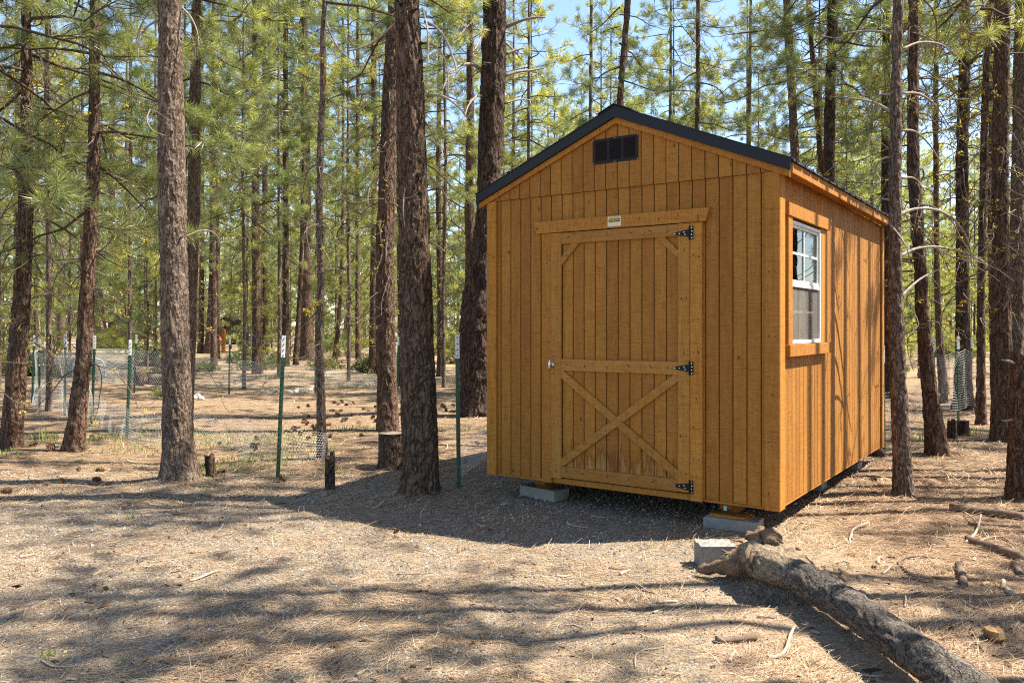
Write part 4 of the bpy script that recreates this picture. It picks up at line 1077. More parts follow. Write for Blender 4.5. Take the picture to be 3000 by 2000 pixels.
R_ = [('dark pine leaning left behind the slender pine at the right of the shed', P2((2158, 1033, 48), (2146, 980, 40), (2133, 875, 31), (2118, 700, 26), (2108, 520, 25), (2096, 380, 23), (2097, 200, 22), (2098, 0, 19), (2098, -60, 18)), M_BARKR, 64, [('open', 0, 4.9, 1.0)], [(0, .2, .95), (2, 1.5, 1)], 9.2, 12),
      ('dark pine with flared foot rising behind the netting strung between the right fence posts', P2((2213, 938, 44), (2212, 880, 34), (2212, 785, 29), (2211, 640, 26), (2210, 500, 25), (2210, 350, 25), (2214, 200, 23), (2217, 0, 21), (2217, -50, 20)), M_BARKD, 48, [('near', 0, 5.2, 1.1)], [(1, .6, 1.1), (3, 1.8, 1.1)], 0, 13),
      ('thin straight dark pine between the right fence posts and the big pine near the edge', P2((2253, 971, 24), (2253, 900, 18), (2253, 700, 16), (2257, 500, 15), (2262, 250, 14), (2270, 0, 13), (2270, -50, 12)), M_BARKR, 32, [('open', 1, 4.6, .8)], [(2, .4, .9)], 0, 14),
      ('big dark pine with sunlit right flank near the right edge, behind the broken snag', P2((2304, 1012, 54), (2303, 940, 46), (2300, 760, 40), (2298, 600, 34), (2297, 420, 34), (2300, 200, 33), (2302, 0, 31), (2302, -50, 30)), M_BARKR, 72, [('near', 1, 5.6, 1.2)], [(0, .5, 1), (1, 1.8, 1.05)], 0, 15),
      ('pale pine trunk touching the right picture edge above the broken snag', P2((2330, 985, 36), (2332, 800, 34), (2335, 650, 32), (2338, 450, 28), (2342, 200, 26), (2346, 0, 24), (2346, -40, 22)), M_BARKL, 48, [('near', 2, 5.2, 1.0)], [(3, 1.4, .9)], 0, 16),
      ('narrow dark pine half hidden behind the far corner of the shed', P2((2036, 916, 26), (2036, 800, 23), (2035, 600, 20), (2034, 350, 18), (2036, 100, 16), (2038, -50, 14)), M_BARKD, 32, [('mid', 0, 5, 1.0)], [(2, 2.5, 1.2)], 0, 17),
      ('pine rising behind the shed roof, its stem leaning a little right', P2((1832, 905, 26), (1830, 600, 20), (1826, 360, 18), (1818, 200, 17), (1808, 30, 16), (1804, -50, 15)), M_BARKL, 32, [('open', 0, 4.6, 1.05)], [(0, 2.2, 1.0)], 0, 18),
      ('thin wavy pine stem behind the right slope of the shed roof', P2((1900, 900, 14), (1893, 560, 12), (1888, 400, 11), (1876, 250, 11), (1866, 120, 10), (1858, 30, 10), (1856, -50, 9)), M_BARKR, 24, [('open', 1, 5.4, .8)], [(2, 2, .8)], 0, 19),
      ('dark pine with an orange scar behind the right slope of the shed roof', P2((1898, 930, 30), (1900, 560, 24), (1904, 400, 23), (1906, 250, 22), (1912, 40, 21), (1914, -50, 20)), M_BARKD, 40, [('near', 0, 5.6, 1.0)], [(1, 2, 1.1)], 0, 20),
      ('curving pine stem rising behind the peak of the shed roof', P2((1420, 905, 22), (1420, 500, 19), (1424, 240, 15), (1427, 180, 14), (1434, 120, 14), (1438, 60, 14), (1445, -50, 13)), M_BARKR, 32, [('open', 1, 4.2, 1.0)], [(3, 3, .8)], 0, 21),
      ('straight thin pine stem behind the right slope near the roof peak', P2((1600, 890, 13), (1601, 500, 11), (1602, 280, 10), (1603, 100, 9), (1605, -50, 9)), M_BARKR, 24, [('open', 0, 3.8, 1.05)], [(1, 3, 1.0)], 0, 22),
      ('faint slim pine against the sky left of the shed peak', P2((1354, 885, 9), (1355, 500, 8), (1356, 280, 8), (1358, 100, 7), (1359, -50, 6)), M_BARKL, 16, [('near', 2, 4.5, 1.0)], [], 0, 23),
      ('faint slim pine against the sky between the two stems behind the roof', P2((1538, 870, 9), (1539, 500, 7), (1540, 200, 6), (1541, 60, 5)), M_BARKL, 16, [('mid', 1, 5.5, 1.0)], [], 0, 24),
      ('faint slim pine against the sky behind the right roof slope', P2((1718, 872, 11), (1720, 500, 8), (1722, 200, 7), (1724, 60, 6)), M_BARKL, 16, [('mid', 0, 6, 1.1)], [], 0, 25),
      ('slim reddish pine left of the crossing trunks beside the sawn round', P2((857, 858, 20), (858, 700, 17), (859, 500, 14), (859, 300, 13), (858, 100, 11), (857, -50, 10)), M_BARKR, 32, [('near', 1, 7, 1.2)], [(0, 4, 1.2)], 0, 26),
      ('slim dark pine with lichen showing in the gap right of the reddish pine', P2((921, 890, 12), (919, 700, 10), (916, 500, 9), (914, 300, 8)), M_BARKR, 20, [('open', 0, 5.5, 1)], [], 0, 27),
      ('broad old pine trunk behind the thin pale sinuous pine', P2((707, 828, 36), (704, 760, 27), (703, 600, 24), (702, 400, 22), (700, 250, 20), (698, 60, 17), (698, -50, 15)), M_BARKR, 40, [('mid', 0, 6.5, 1.5)], [(2, 6, 1.8)], 0, 28),
      ('dark straight pine behind the netting, right of the middle distance fence post', P2((591, 860, 24), (590, 780, 20), (588, 600, 17), (587, 400, 15), (586, 200, 13), (585, -40, 11)), M_BARKR, 32, [('mid', 2, 5, 1.4)], [(1, 3, 1.5)], 0, 29),
      ('broad pine with flared sunlit base left of the middle distance fence post', P2((484, 812, 34), (486, 760, 22), (490, 640, 19), (490, 500, 17), (489, 300, 15)), M_BARKR, 40, [('mid', 1, 6, 1.6)], [(0, 4, 2)], 0, 30),
      ('slim dark pine beside the flared base of the broad sunlit pine', P2((460, 812, 14), (463, 700, 11), (464, 500, 10), (464, 200, 8)), M_BARKR, 20, [('mid', 2, 10, 1.4)], [], 0, 31),
      ('leaning grey pair of pines in the left distance beyond the netting', P2((238, 800, 26), (228, 700, 19), (222, 600, 16), (218, 420, 14), (216, 200, 12)), M_BARKL, 28, [('mid', 0, 7, 1.6)], [(3, 5, 2)], 0, 32),
      ('straight dark pine just right of the leaning grey pine in the left distance', P2((258, 798, 17), (257, 650, 14), (257, 450, 13), (258, 200, 11)), M_BARKD, 24, [('mid', 2, 10, 1.6)], [(2, 6, 2)], 0, 33),
      ('pale pine trunk in the left distance between two near leaning trunks', P2((141, 803, 20), (142, 650, 17), (142, 450, 15), (143, 250, 12)), M_BARKL, 24, [('mid', 1, 6, 1.6)], [(1, 4, 2)], 0, 34),
      ('dark slim pine close behind the far left leaning pine', P2((34, 874, 16), (37, 700, 12), (38, 500, 11), (40, 250, 9), (40, -40, 8)), M_BARKR, 24, [('near', 1, 3.5, 1.2)], [(0, 2, 1.2)], 0, 35),
      ('thin pine behind the second left fence post', P2((82, 802, 10), (83, 700, 9), (84, 500, 8), (85, 250, 7)), M_BARKR, 16, [('mid', 0, 8, 1.4)], [], 0, 36),
      ('pale thin pine in the left distance right of the dark straight pine', P2((288, 800, 11), (290, 650, 10), (291, 400, 9), (292, 200, 8)), M_BARKL, 16, [('mid', 1, 9, 1.4)], [], 0, 37),
      ('dark pine behind the top of the nearest left fence post', P2((655, 842, 17), (656, 700, 14), (656, 500, 13), (656, 300, 12), (656, 60, 10)), M_BARKD, 24, [('mid', 2, 5.5, 1.5)], [(0, 5, 1.8)], 0, 38),
      ('slim dark pine between the middle distance fence post and the broad old trunk', P2((609, 818, 12), (608, 700, 10), (607, 400, 9), (606, 200, 8)), M_BARKD, 16, [('mid', 0, 9, 1.5)], [], 0, 39),
      ('leaning slim pine left of the broad old trunk', P2((679, 838, 14), (685, 740, 11), (692, 620, 10), (697, 450, 9)), M_BARKR, 20, [('mid', 1, 9, 1.4)], [], 0, 40),
      ('leaning dark pine in the distance between sinuous pine and reddish pine', P2((768, 832, 12), (778, 740, 9), (784, 640, 8), (788, 480, 7)), M_BARKR, 16, [('mid', 2, 8, 1.4)], [], 0, 41),
      ('straight reddish pine in the distance left of the slim reddish pine', P2((823, 850, 13), (821, 700, 10), (821, 500, 9), (822, 250, 8)), M_BARKR, 16, [('mid', 0, 8, 1.4)], [], 0, 42),
      ('stout pine glimpsed between the post and the massive old pine', P2((1085, 905, 30), (1082, 700, 24), (1078, 500, 20), (1080, 300, 18)), M_BARKR, 24, [('mid', 1, 7, 1.2)], [], 0, 43),
      ('slim leaning pine behind the netting at the right, lower stem reddish', P2((2170, 905, 20), (2158, 780, 14), (2152, 640, 12), (2150, 450, 11), (2150, 200, 10)), M_BARKR, 20, [('mid', 0, 6, 1.2)], [(1, 3, 1.3)], 0, 44),
      ('dark thin pine right of the netting post at the right', P2((2282, 885, 13), (2278, 700, 11), (2274, 500, 10), (2276, 250, 9)), M_BARKR, 16, [('mid', 2, 6, 1.2)], [(0, 3, 1.3)], 0, 45)]
ROOTS = []
for (lab, pts, bark, sides, crown, dead, dep, seed) in R_:
    zz = dep or dz(pts[0][1])
    rr = pine(lab, pts, bark, sides=sides, step=.022 if zz < 12 else .05 if zz < 20 else .12, total=14 if zz < 20 else 20, crown=crown, dead=dead, lichen=zz < 16,
              rough=.010 if zz < 14 else .014, plate=22 if zz < 14 else 12, flare=.22, seed=seed, depth=dep or None)
    ROOTS.append(rr)
# more near foliage hanging in from the stems on the left and behind the roof comes with the scattered pines below
# broken snag at the right edge
X0 = px(2347*k_, dz(1146*k_)); Z = dz(1146*k_); g = float(ground_h(X0, Z))
root = empty('broken_snag', (X0, Z, g), 'tall broken pine snag with ragged top at the right picture edge', 'dead tree')
hz = pz(815*k_, Z)-g
v, f = trunk_arrays([(0, 0, -.12, .125), (.0, 0, .3, .105), (.0, 0, hz*.6, .088), (0, 0, hz-.1, .082), (0, 0, hz, .080)], 80, .012, 77, .008, .30, .14, 28)
v = np.array(v); top = v[:, 2] > hz-.10
v[top, 2] += .05*vnoise(v[top, 0], v[top, 1], s=40, seed=4)
obj('trunk', new_mesh('trunk', v, f, [M_BARKR], smooth=True), root)
MB().tube([(0, 0, hz-.16), (0.0, 0, hz-.045)], [.079, .070], 20).build('broken_top', mat_plain('split_wood', (.36, .20, .09), .85, bump=.6), root)
bare_branch(root, X0, Z, g, B2((2345, 838), (2315, 828), (2300, 826)), .012, M_DEAD, -.1)
bare_branch(root, X0, Z, g, B2((2330, 962), (2312, 966), (2300, 965)), .010, M_DEAD, -.1)

# ------------------------------------------------------------------ scattered pines of the forest
TAKEN = []
for o in COL.objects:
    if o.get('category') == 'pine tree' or o.get('category') == 'dead tree': TAKEN.append((o.location.x, o.location.y))
def free(x, y, d): return all((x-a)**2+(y-b)**2 > d*d for a, b in TAKEN)
def simple_pine(x, y, tk, kind, ci, cz, cs, label, group, dead=None, ds=1.0, bark=None, squash=1.0, lich=False, auto=None):
    # auto: how its size reads in its label, made at the end
    g = float(ground_h(x, y)) if y < 40 else 0.0
    root = empty('pine_tree', (x, y, g), label, 'pine tree', group=group, rz=RNG.uniform(0, 6.28))
    me, wd, hh = CROWNS[kind][ci % len(CROWNS[kind])]
    tm, tr_, tH = TRUNKS[tk]
    thin = RNG.uniform(.55, 1.0) if y > 24 else .9
    H = cz+hh*cs*.97
    ts = H/tH
    obj('trunk', tm, root, scale=(min(1.25, ts)*thin, min(1.25, ts)*thin, ts), rot=(0, 0, RNG.uniform(0, 6)))
    rz = RNG.uniform(0, 6.28)
    obj('crown', me, root, (0, 0, cz), rot=(0, 0, rz), scale=(cs*squash, cs*squash, cs)); obj('limbs', wd, root, (0, 0, cz), rot=(0, 0, rz), scale=(cs*squash, cs*squash, cs), kind='stuff')
    if dead is not None:
        obj('dead_limbs', DEADS[dead][0], root, (0, 0, 0), scale=(ds, ds, ds), kind='stuff')
        if lich: obj('lichen', DEADS[dead][1], root, (0, 0, 0), scale=(ds, ds, ds), kind='stuff')
    TAKEN.append((x, y))
    if auto: PINES.append((root, x, y, auto, kind, ci % 3))
    return root
PINES = []
def in_yard(x, y):
    """open ground: the gravel in front, the shed, and the netted patch"""
    if y < 13.5 and -9 < x < 9: return True
    if -10 < x < 1.0 and y < 21: return True
    return False
# stems half hidden behind nearer trunks, whose boughs fill the upper left
for (xp, zz, kd, ci, cz, cs, lab) in ((398, 14.5, 'open', 0, 3.4, .9, 'pine hidden behind the thick sunlit trunk, its green boughs spreading on both sides'),
        (948, 13.5, 'open', 1, 4.2, .85, 'pine hidden behind the nearest thick trunk, its boughs showing left and right of it'),
        (-40, 8.6, 'near', 0, 2.6, 1.0, 'pine beyond the left picture edge reaching in with green boughs'), (112, 14.0, 'near', 2, 3.0, 1.2, 'leafy pine between the two leaning trunks at the left'),
        (560, 19.0, 'near', 1, 3.6, .9, 'leafy pine behind the open patch, left of the middle distance fence post'), (300, 17.5, 'near', 0, 3.4, .9, 'leafy pine behind the netting, left of the thick sunlit trunk'),
        (800, 21.5, 'near', 2, 2.8, 1.3, 'leafy pine behind the netting, right of the sinuous pine'), (1020, 19.0, 'near', 0, 3.2, 1.1, 'leafy pine seen between the nearest thick trunk and the massive old pine'),
        (640, 23.0, 'near', 2, 3.2, 1.3, 'leafy pine behind the netting, near the dark straight pine'), (190, 22.0, 'near', 1, 2.2, 1.2, 'leafy pine behind the netting at the left'),
        (1215, 17.0, 'near', 2, 3.4, 1.0, 'pale green pine between the massive old pine and the shed roof'), (1180, 24.0, 'near', 1, 3.0, 1.2, 'green pine farther back between the massive old pine and the shed roof')):
    simple_pine(px(xp*k_, zz), zz, 3, kd, ci, cz, cs, lab, None, dead=int(RNG.integers(0, 4)), lich=True)
# middle ring, 14-38 m
LAB = {('L', 'mid'): 'green pine of the middle distance beyond the netted patch at the left',
       ('C', 'mid'): 'green pine of the middle distance seen over the shed roof',
       ('R', 'mid'): 'green pine of the middle distance behind the netting at the right',
       ('L', 'young'): 'bushy yellow green young pine beyond the netted patch at the left',
       ('C', 'young'): 'bushy yellow green young pine behind the shed',
       ('R', 'young'): 'bushy yellow green young pine behind the dark trunks at the right'}
FORP = dict(n_mid=64, n_far=165)
rs = np.random.default_rng(5)
tries = 0
n = 0
while n < FORP['n_mid'] and tries < 5000:
    tries += 1
    y = rs.uniform(14, 40); x = rs.uniform(-.72, .76)*y
    if in_yard(x, y) or not free(x, y, 2.0 if y < 25 else 1.7): continue
    sec = 'L' if x/y < -.13 else ('C' if x/y < .28 else 'R')
    if sec == 'C' and rs.random() < .62: continue
    if sec == 'C' and y < 20 and x/y > -.05: continue
    young = rs.random() < (.55 if sec != 'C' else .30)
    near = y < 21
    if young:
        kind = 'young'; cz = rs.uniform(.2, .9); cs = rs.uniform(.9, 1.45); tk = 3
        if near: kind = 'near'; cs = .7; cz = 1.2
    else:
        kind = 'near' if near else 'mid'; cz = rs.uniform(2.2, 5.0) if near else rs.uniform(2.4, 6.0); cs = rs.uniform(.85, 1.2) if near else rs.uniform(.75, 1.1); tk = int(rs.integers(0, 5))
    simple_pine(x, y, tk, kind, int(rs.integers(0, 3)), cz, cs, LAB[sec, 'young' if young else 'mid'], {'L': 'pines beyond the netted patch', 'C': 'pines behind the shed', 'R': 'pines behind the right netting'}[sec]+(' (young)' if young else ''),
                dead=int(rs.integers(0, 4)) if rs.random() < .75 and not young else None, ds=rs.uniform(.9, 1.2), lich=y < 22, auto='low bushy' if young else 'tall')
    n += 1
n = 0; tries = 0
while n < FORP['n_far'] and tries < 5000:
    tries += 1
    y = 40+rs.uniform(0, 1)**.8*52; x = rs.uniform(-.72, .74)*y
    if not free(x, y, 1.8) or 68 < y < 75: continue
    sec = 'L' if x/y < -.13 else ('C' if x/y < .28 else 'R')
    if sec == 'C' and rs.random() < .5: continue
    young = rs.random() < .55
    simple_pine(x, y, int(rs.integers(0, 5)), 'far', int(rs.integers(0, 3)), rs.uniform(.1, .8) if young else rs.uniform(3, 8), rs.uniform(.65, 1.1) if young else rs.uniform(1.0, 1.7),
                {'L': 'small far pine in the deep forest at the left', 'C': 'small far pine in the deep forest between the old pine and the shed roof', 'R': 'small far pine in the deep forest at the right'}[sec],
                {'L': 'far pines at the left', 'C': 'far pines in the middle', 'R': 'far pines at the right'}[sec], auto='low far' if young else 'tall far')
    n += 1
# the wood beyond: one mass, real crowns and stems
def far_wood():
    cv, cf, cw = make_crown(301, H=12, r_low=2.0, r_mid=2.4, n_limbs=34, subs=5, npt=5, nlen=.55, nwid=.10, sides=3)
    V = []; FF = []; nn = 0; V2 = MB()
    for i in range(330):
        y = rs.uniform(92, 150); x = rs.uniform(-.8, .8)*y
        s = rs.uniform(.8, 1.5); cz = rs.uniform(-.5, 9) if i % 2 else rs.uniform(-1.5, 1); a = rs.uniform(0, 6.28)
        ca, sa = math.cos(a), math.sin(a)
        v = np.stack([(cv[:, 0]*ca-cv[:, 1]*sa)*s+x, (cv[:, 0]*sa+cv[:, 1]*ca)*s+y, cv[:, 2]*s+cz], 1)
        V.append(v); FF.append(cf+nn); nn += len(v)
        V2.tube([(x, y, -.3), (x+rs.normal(0, .3), y, cz+11*s)], [rs.uniform(.12, .28), .04], 5, cap=False)
    obj('far_needles', new_mesh('far_needles', np.concatenate(V), np.concatenate(FF), [M_NEED_N]), None, label='dense far pine wood closing the horizon', cat='woods', kind='stuff')
    V2.build('far_trunks', M_BARKR, None, label='distant pine stems of the far wood closing the horizon', cat='woods', kind='stuff')
far_wood()
# ------------------------------------------------------------------ ground sheet
def axis_grid(lo, a, b, hi, fine, growth=1.16):
    c = list(np.arange(a, b+fine/2, fine))
    s = fine; x = b
    out = []
    while x < hi: s *= growth; x += s; out.append(min(x, hi))
    s = fine; x = a; left = []
    while x > lo: s *= growth; x -= s; left.append(max(x, lo))
    return np.array(left[::-1]+c+out)
gx = axis_grid(-420, -5.0, 5.2, 420, .036); gy = axis_grid(-160, 2.3, 9.6, 420, .036)
XX, YY = np.meshgrid(gx, gy)
ZZ = ground_h(XX, YY)
ZZ = np.where(np.hypot(XX, YY) > 45, ZZ*np.clip(1-(np.hypot(XX, YY)-45)/40, 0, 1), ZZ)
nx, ny = len(gx), len(gy)
i = (np.arange(ny-1)[:, None]*nx+np.arange(nx-1)[None, :]).ravel()
gm = new_mesh('ground', np.stack([XX.ravel(), YY.ravel(), ZZ.ravel()], 1), np.stack([i, i+1, i+1+nx, i+nx], 1), [M_GROUND], smooth=True)
obj('ground', gm, None, kind='structure')
rd = MB()
xs = np.linspace(-140, 140, 60)
v = []
for x in xs: v += [(x, 69+3*math.sin(x*.02), .05), (x, 74+3*math.sin(x*.02), .05)]
rd.add(v, None, [(2*j, 2*j+2, 2*j+3, 2*j+1) for j in range(59)])
rd.build('gravel_road', mat_plain('pale_road', (.36, .31, .25), .95, bump=.3), None, kind='structure')

# ------------------------------------------------------------------ needle litter and stones lying on the ground (stuff)
M_LITTER = NT('fallen_needles')
def _lit():
    n = M_LITTER
    g = n.node('ShaderNodeNewGeometry').outputs['Random Per Island']
    c = n.ramp(g, [(0, (.12, .062, .034)), (.35, (.26, .155, .085)), (.7, (.40, .275, .160)), (1, (.60, .47, .32))])
    return n.done(n.bsdf(c, .6, None, .3))
M_LITTER = _lit()
rg = np.random.default_rng(21)
def in_view(x, y, m=.04): return (y > 2.2) & (np.abs(x/y) < .63+m)
def scatter(n, ylo, yhi, dens):
    """points on the ground, density(x, y) in 0..1"""
    out = []
    while sum(len(o) for o in out) < n:
        y = ylo*(yhi/ylo)**rg.uniform(0, 1, n); x = rg.uniform(-.67, .67, n)*y
        k = rg.uniform(0, 1, n) < dens(x, y)
        out.append(np.stack([x[k], y[k]], 1))
    return np.concatenate(out)[:n]
def sand_w(x, y):
    return np.clip((x-.3)*.35+(4.4-y)*.25, 0, 1)
def d_lit(x, y):
    k = .16+.9*np.clip(vnoise(x, y, s=1.6, seed=31)+.12, 0, 1)+.5*np.clip(vnoise(x, y, s=4.5, seed=33), 0, 1)
    k = k+np.clip((y-6.6)*.4, 0, .5)+np.clip((x-1.6)*.9, 0, .9)
    return np.clip(k, 0, 1)*np.where((np.abs(x-1.1) < 1.3) & (np.abs(y-7.9) < 1.5), .3, 1)
def litter(n, ylo, yhi, L0, L1, wid, name, lab):
    P = scatter(n, ylo, yhi, d_lit)
    N = len(P)
    ang = rg.normal(0.32, .55, N)+np.where(rg.random(N) < .25, rg.uniform(-1.6, 1.6, N), 0)+vnoise(P[:, 0], P[:, 1], s=2.5, seed=35)*1.2
    L = rg.uniform(L0, L1, N); bend = rg.normal(0, .35, N)
    lift = rg.exponential(.0035, N)+.0015
    tilt = np.where(rg.random(N) < .10, rg.uniform(0, .05, N), rg.normal(0, .003, N))
    K = 4
    pts = []
    for j in range(K):
        t = j/(K-1)-.5
        a = ang+bend*t
        x = P[:, 0]+np.cos(a)*L*t; y = P[:, 1]+np.sin(a)*L*t
        z = ground_h(x, y)+lift+np.maximum(tilt*(t+.5), -.001)
        pts.append(np.stack([x, y, z], 1))
    pts = np.stack(pts, 1)
    w = wid*rg.uniform(.7, 1.3, N)*np.clip(P[:, 1]/4.0, 1, 4)
    nrm = np.stack([-np.sin(ang), np.cos(ang), np.zeros(N)], 1)*w[:, None]*.5
    V = np.stack([pts-nrm[:, None], pts+nrm[:, None]], 2)     # N,K,2,3
    V = V.reshape(-1, 3)
    b = np.arange(N)[:, None]*(2*K)+np.arange(K-1)[None]*2
    b = b.ravel()
    f = np.stack([b, b+2, b+3, b+1], 1)
    obj(name, new_mesh(name, V, f, [M_LITTER]), None, label=lab, cat='needle litter', kind='stuff')
litter(56000, 2.4, 7.5, .05, .14, .0016, 'needle_litter', 'fallen brown pine needles strewn over the gravel and sand near the viewer')
litter(52000, 6.5, 22, .08, .17, .0026, 'needle_litter', 'fallen pine needles carpeting the ground beyond the shed front')
def pebbles():
    n = 42000
    def dens(x, y): return np.clip(1.15-1.4*sand_w(x, y)+.8*vnoise(x, y, s=1.1, seed=41)-np.clip((x-1.5)*.9, 0, 1), .03, 1)
    P = scatter(n, 2.4, 8.2, dens); N = len(P)
    s = np.minimum(rg.gamma(3.0, .0009, N)+.0014, .011)*np.clip(P[:, 1]/4.2, .8, 1.6)
    base = np.array([(1, 0, 0), (0, 1, 0), (-1, 0, 0), (0, -1, 0), (0, 0, .8), (0, 0, -.6)])
    f = np.array([(0, 1, 4), (1, 2, 4), (2, 3, 4), (3, 0, 4), (1, 0, 5), (2, 1, 5), (3, 2, 5), (0, 3, 5)])
    V = base[None]*(1+rg.normal(0, .28, (N, 6, 3)))*s[:, None, None]
    a = rg.uniform(0, 6.28, N); ca, sa = np.cos(a)[:, None], np.sin(a)[:, None]
    X = V[:, :, 0]*ca-V[:, :, 1]*sa; Y = V[:, :, 0]*sa+V[:, :, 1]*ca
    V = np.stack([X+P[:, 0:1], Y+P[:, 1:2], V[:, :, 2]+ground_h(P[:, 0], P[:, 1])[:, None]+s[:, None]*.25], -1).reshape(-1, 3)
    F3 = (np.arange(N)[:, None, None]*6+f[None]).reshape(-1, 3)
    n_ = NT('gravel_stones')
    g = n_.node('ShaderNodeNewGeometry').outputs['Random Per Island']
    c = n_.ramp(g, [(0, (.085, .078, .072)), (.35, (.165, .145, .122)), (.7, (.27, .240, .200)), (.95, (.36, .33, .285)), (1, (.50, .47, .43))])
    m = n_.done(n_.bsdf(c, .85, None, .25))
    obj('gravel', new_mesh('gravel', V, F3, [m]), None, label='loose grey crushed gravel covering the clearing', cat='gravel', kind='stuff')
pebbles()
def crumbs():
    n = 2600
    P = scatter(n, 2.4, 11, lambda x, y: np.clip(.25+vnoise(x, y, s=.9, seed=51)+np.clip((x-1.2)*.6, 0, .8), .05, 1)); N = len(P)
    a = rg.uniform(0, 6.28, N); L = rg.gamma(2.0, .012, N)+.008; w = np.where(rg.random(N) < .5, L*rg.uniform(.3, .6, N), .0025*rg.uniform(.7, 1.6, N)); h = rg.uniform(.002, .008, N)
    c = np.stack([np.cos(a), np.sin(a), rg.normal(0, .12, N)], 1); s_ = np.stack([-np.sin(a), np.cos(a), 0*a], 1); up = np.array([0, 0, 1.0])
    o = np.stack([P[:, 0], P[:, 1], ground_h(P[:, 0], P[:, 1])+h*.6+np.abs(c[:, 2])*L*.5], 1)
    e = c*L[:, None]*.5; f = s_*w[:, None]*.5; u = up*h[:, None]
    V = np.stack([o-e-f*.6, o-e*.8+f, o+e*.9+f*.7, o+e-f, o-e*.7+u, o+e*.7+u], 1).reshape(-1, 3)
    F3 = np.array([(0, 3, 5), (0, 5, 4), (1, 4, 5), (1, 5, 2), (0, 4, 1), (2, 5, 3)])
    F3 = (np.arange(N)[:, None, None]*6+F3[None]).reshape(-1, 3)
    n_ = NT('bark_flakes'); g = n_.node('ShaderNodeNewGeometry').outputs['Random Per Island']
    m = n_.done(n_.bsdf(n_.ramp(g, [(0, (.045, .028, .018)), (.4, (.13, .075, .045)), (.75, (.24, .165, .105)), (1, (.42, .34, .25))]), .9, None, .2))
    obj('bark_flakes', new_mesh('bark_flakes', V, F3, [m]), None, label='bark flakes and twig crumbs scattered over the forest floor', cat='bark flakes', kind='stuff')
crumbs()
def grass():
    C = []
    def add(xp, yp, n, s, h): C.append((px(xp*k_, dz(yp*k_)), dz(yp*k_), n, s, h))
    for (x, y, n, s, h) in ((530, 1065, 160, .35, .07), (600, 1060, 160, .35, .06), (560, 1010, 150, .35, .06), (480, 1000, 120, .3, .06), (345, 990, 140, .35, .06), (335, 1030, 120, .35, .06), (372, 912, 130, .10, .16), (290, 1000, 60, .25, .06),
                            (640, 1005, 120, .35, .07), (700, 1035, 80, .3, .07), (815, 985, 60, .2, .07), (110, 1010, 30, .08, .16), (240, 1010, 50, .2, .08), (470, 1110, 40, .2, .05), (1040, 985, 60, .25, .06), (760, 1085, 30, .06, .10), (820, 890, 60, .3, .1),
                            (2110, 1010, 80, .22, .10), (2210, 995, 60, .2, .10), (120, 1500, 22, .03, .035), (285, 1515, 12, .02, .03), (300, 1190, 12, .02, .04), (15, 1050, 40, .1, .08), (630, 870, 90, .6, .12), (880, 860, 60, .5, .1)):
        add(x, y, n*2, s, h)
    V = []; FF = []; nn = 0
    for (cx, cy_, n, s, h) in C:
        x = cx+rg.normal(0, s, n); y = cy_+rg.normal(0, s, n); hh = h*rg.uniform(.4, 1.2, n); a = rg.uniform(0, 6.28, n); l = rg.uniform(.1, .7, n)*hh
        w = .0022*max(1, cy_/6)
        z = ground_h(x, y)
        b = np.stack([x, y, z], 1); t = b+np.stack([np.cos(a)*l, np.sin(a)*l, hh], 1); m = (b+t)/2; m[:, 2] += hh*.12
        sd = np.stack([-np.sin(a), np.cos(a), 0*a], 1)*w
        V.append(np.stack([b-sd, b+sd, m+sd*.8, m-sd*.8, t], 1).reshape(-1, 3))
        q = np.arange(n)*5+nn; FF.append((q, )); nn += n*5
    q = np.concatenate([x[0] for x in FF])
    n_ = NT('grass'); g = n_.node('ShaderNodeNewGeometry').outputs['Random Per Island']
    c = n_.ramp(g, [(0, (.10, .17, .035)), (.5, (.20, .26, .06)), (1, (.42, .36, .15))])
    d = n_.bsdf(c, .6); t = n_.node('ShaderNodeBsdfTranslucent', {'Color': c}).outputs[0]
    m = n_.done(n_.node('ShaderNodeMixShader', {0: .4, 1: d, 2: t}).outputs[0])
    me = new_mesh('grass', np.concatenate(V), [np.stack([q+3, q+2, q+4], 1), np.stack([q, q+1, q+2, q+3], 1)], [m])
    obj('grass', me, None, label='thin patches of fine green grass in the litter beyond the clearing', cat='grass', kind='stuff')
grass()
# low brush in the distance
def brush_proto(seed, h):
    r_ = np.random.default_rng(seed); n = 420
    d = r_.normal(size=(n, 3)); d[:, 2] = np.abs(d[:, 2])+.25; d /= np.linalg.norm(d, axis=1)[:, None]
    b = d*np.array([1, 1, .8])*h*r_.uniform(.35, 1.0, n)[:, None]
    v, f = needle_tris(b, d, 8, .10, .020, (.2, 1.3), .05, r_)
    st_ = MB()
    for i in range(26): st_.tube([(0, 0, -.02), tuple(b[i]*.5+r_.normal(0, .02, 3)), tuple(b[i])], [.008, .005, .002], 3, cap=False)
    return new_mesh('foliage', v, f, [mat_needles('brush_leaves%d' % seed, (.095, .115, .050), (.150, .160, .080), (.21, .20, .11), .3)]), st_.mesh('stems', [M_LIMB])
SHRUBS = []
BR = [brush_proto(61, .5), brush_proto(62, .7)]
rs2 = np.random.default_rng(8); k = 0; tr_ = 0
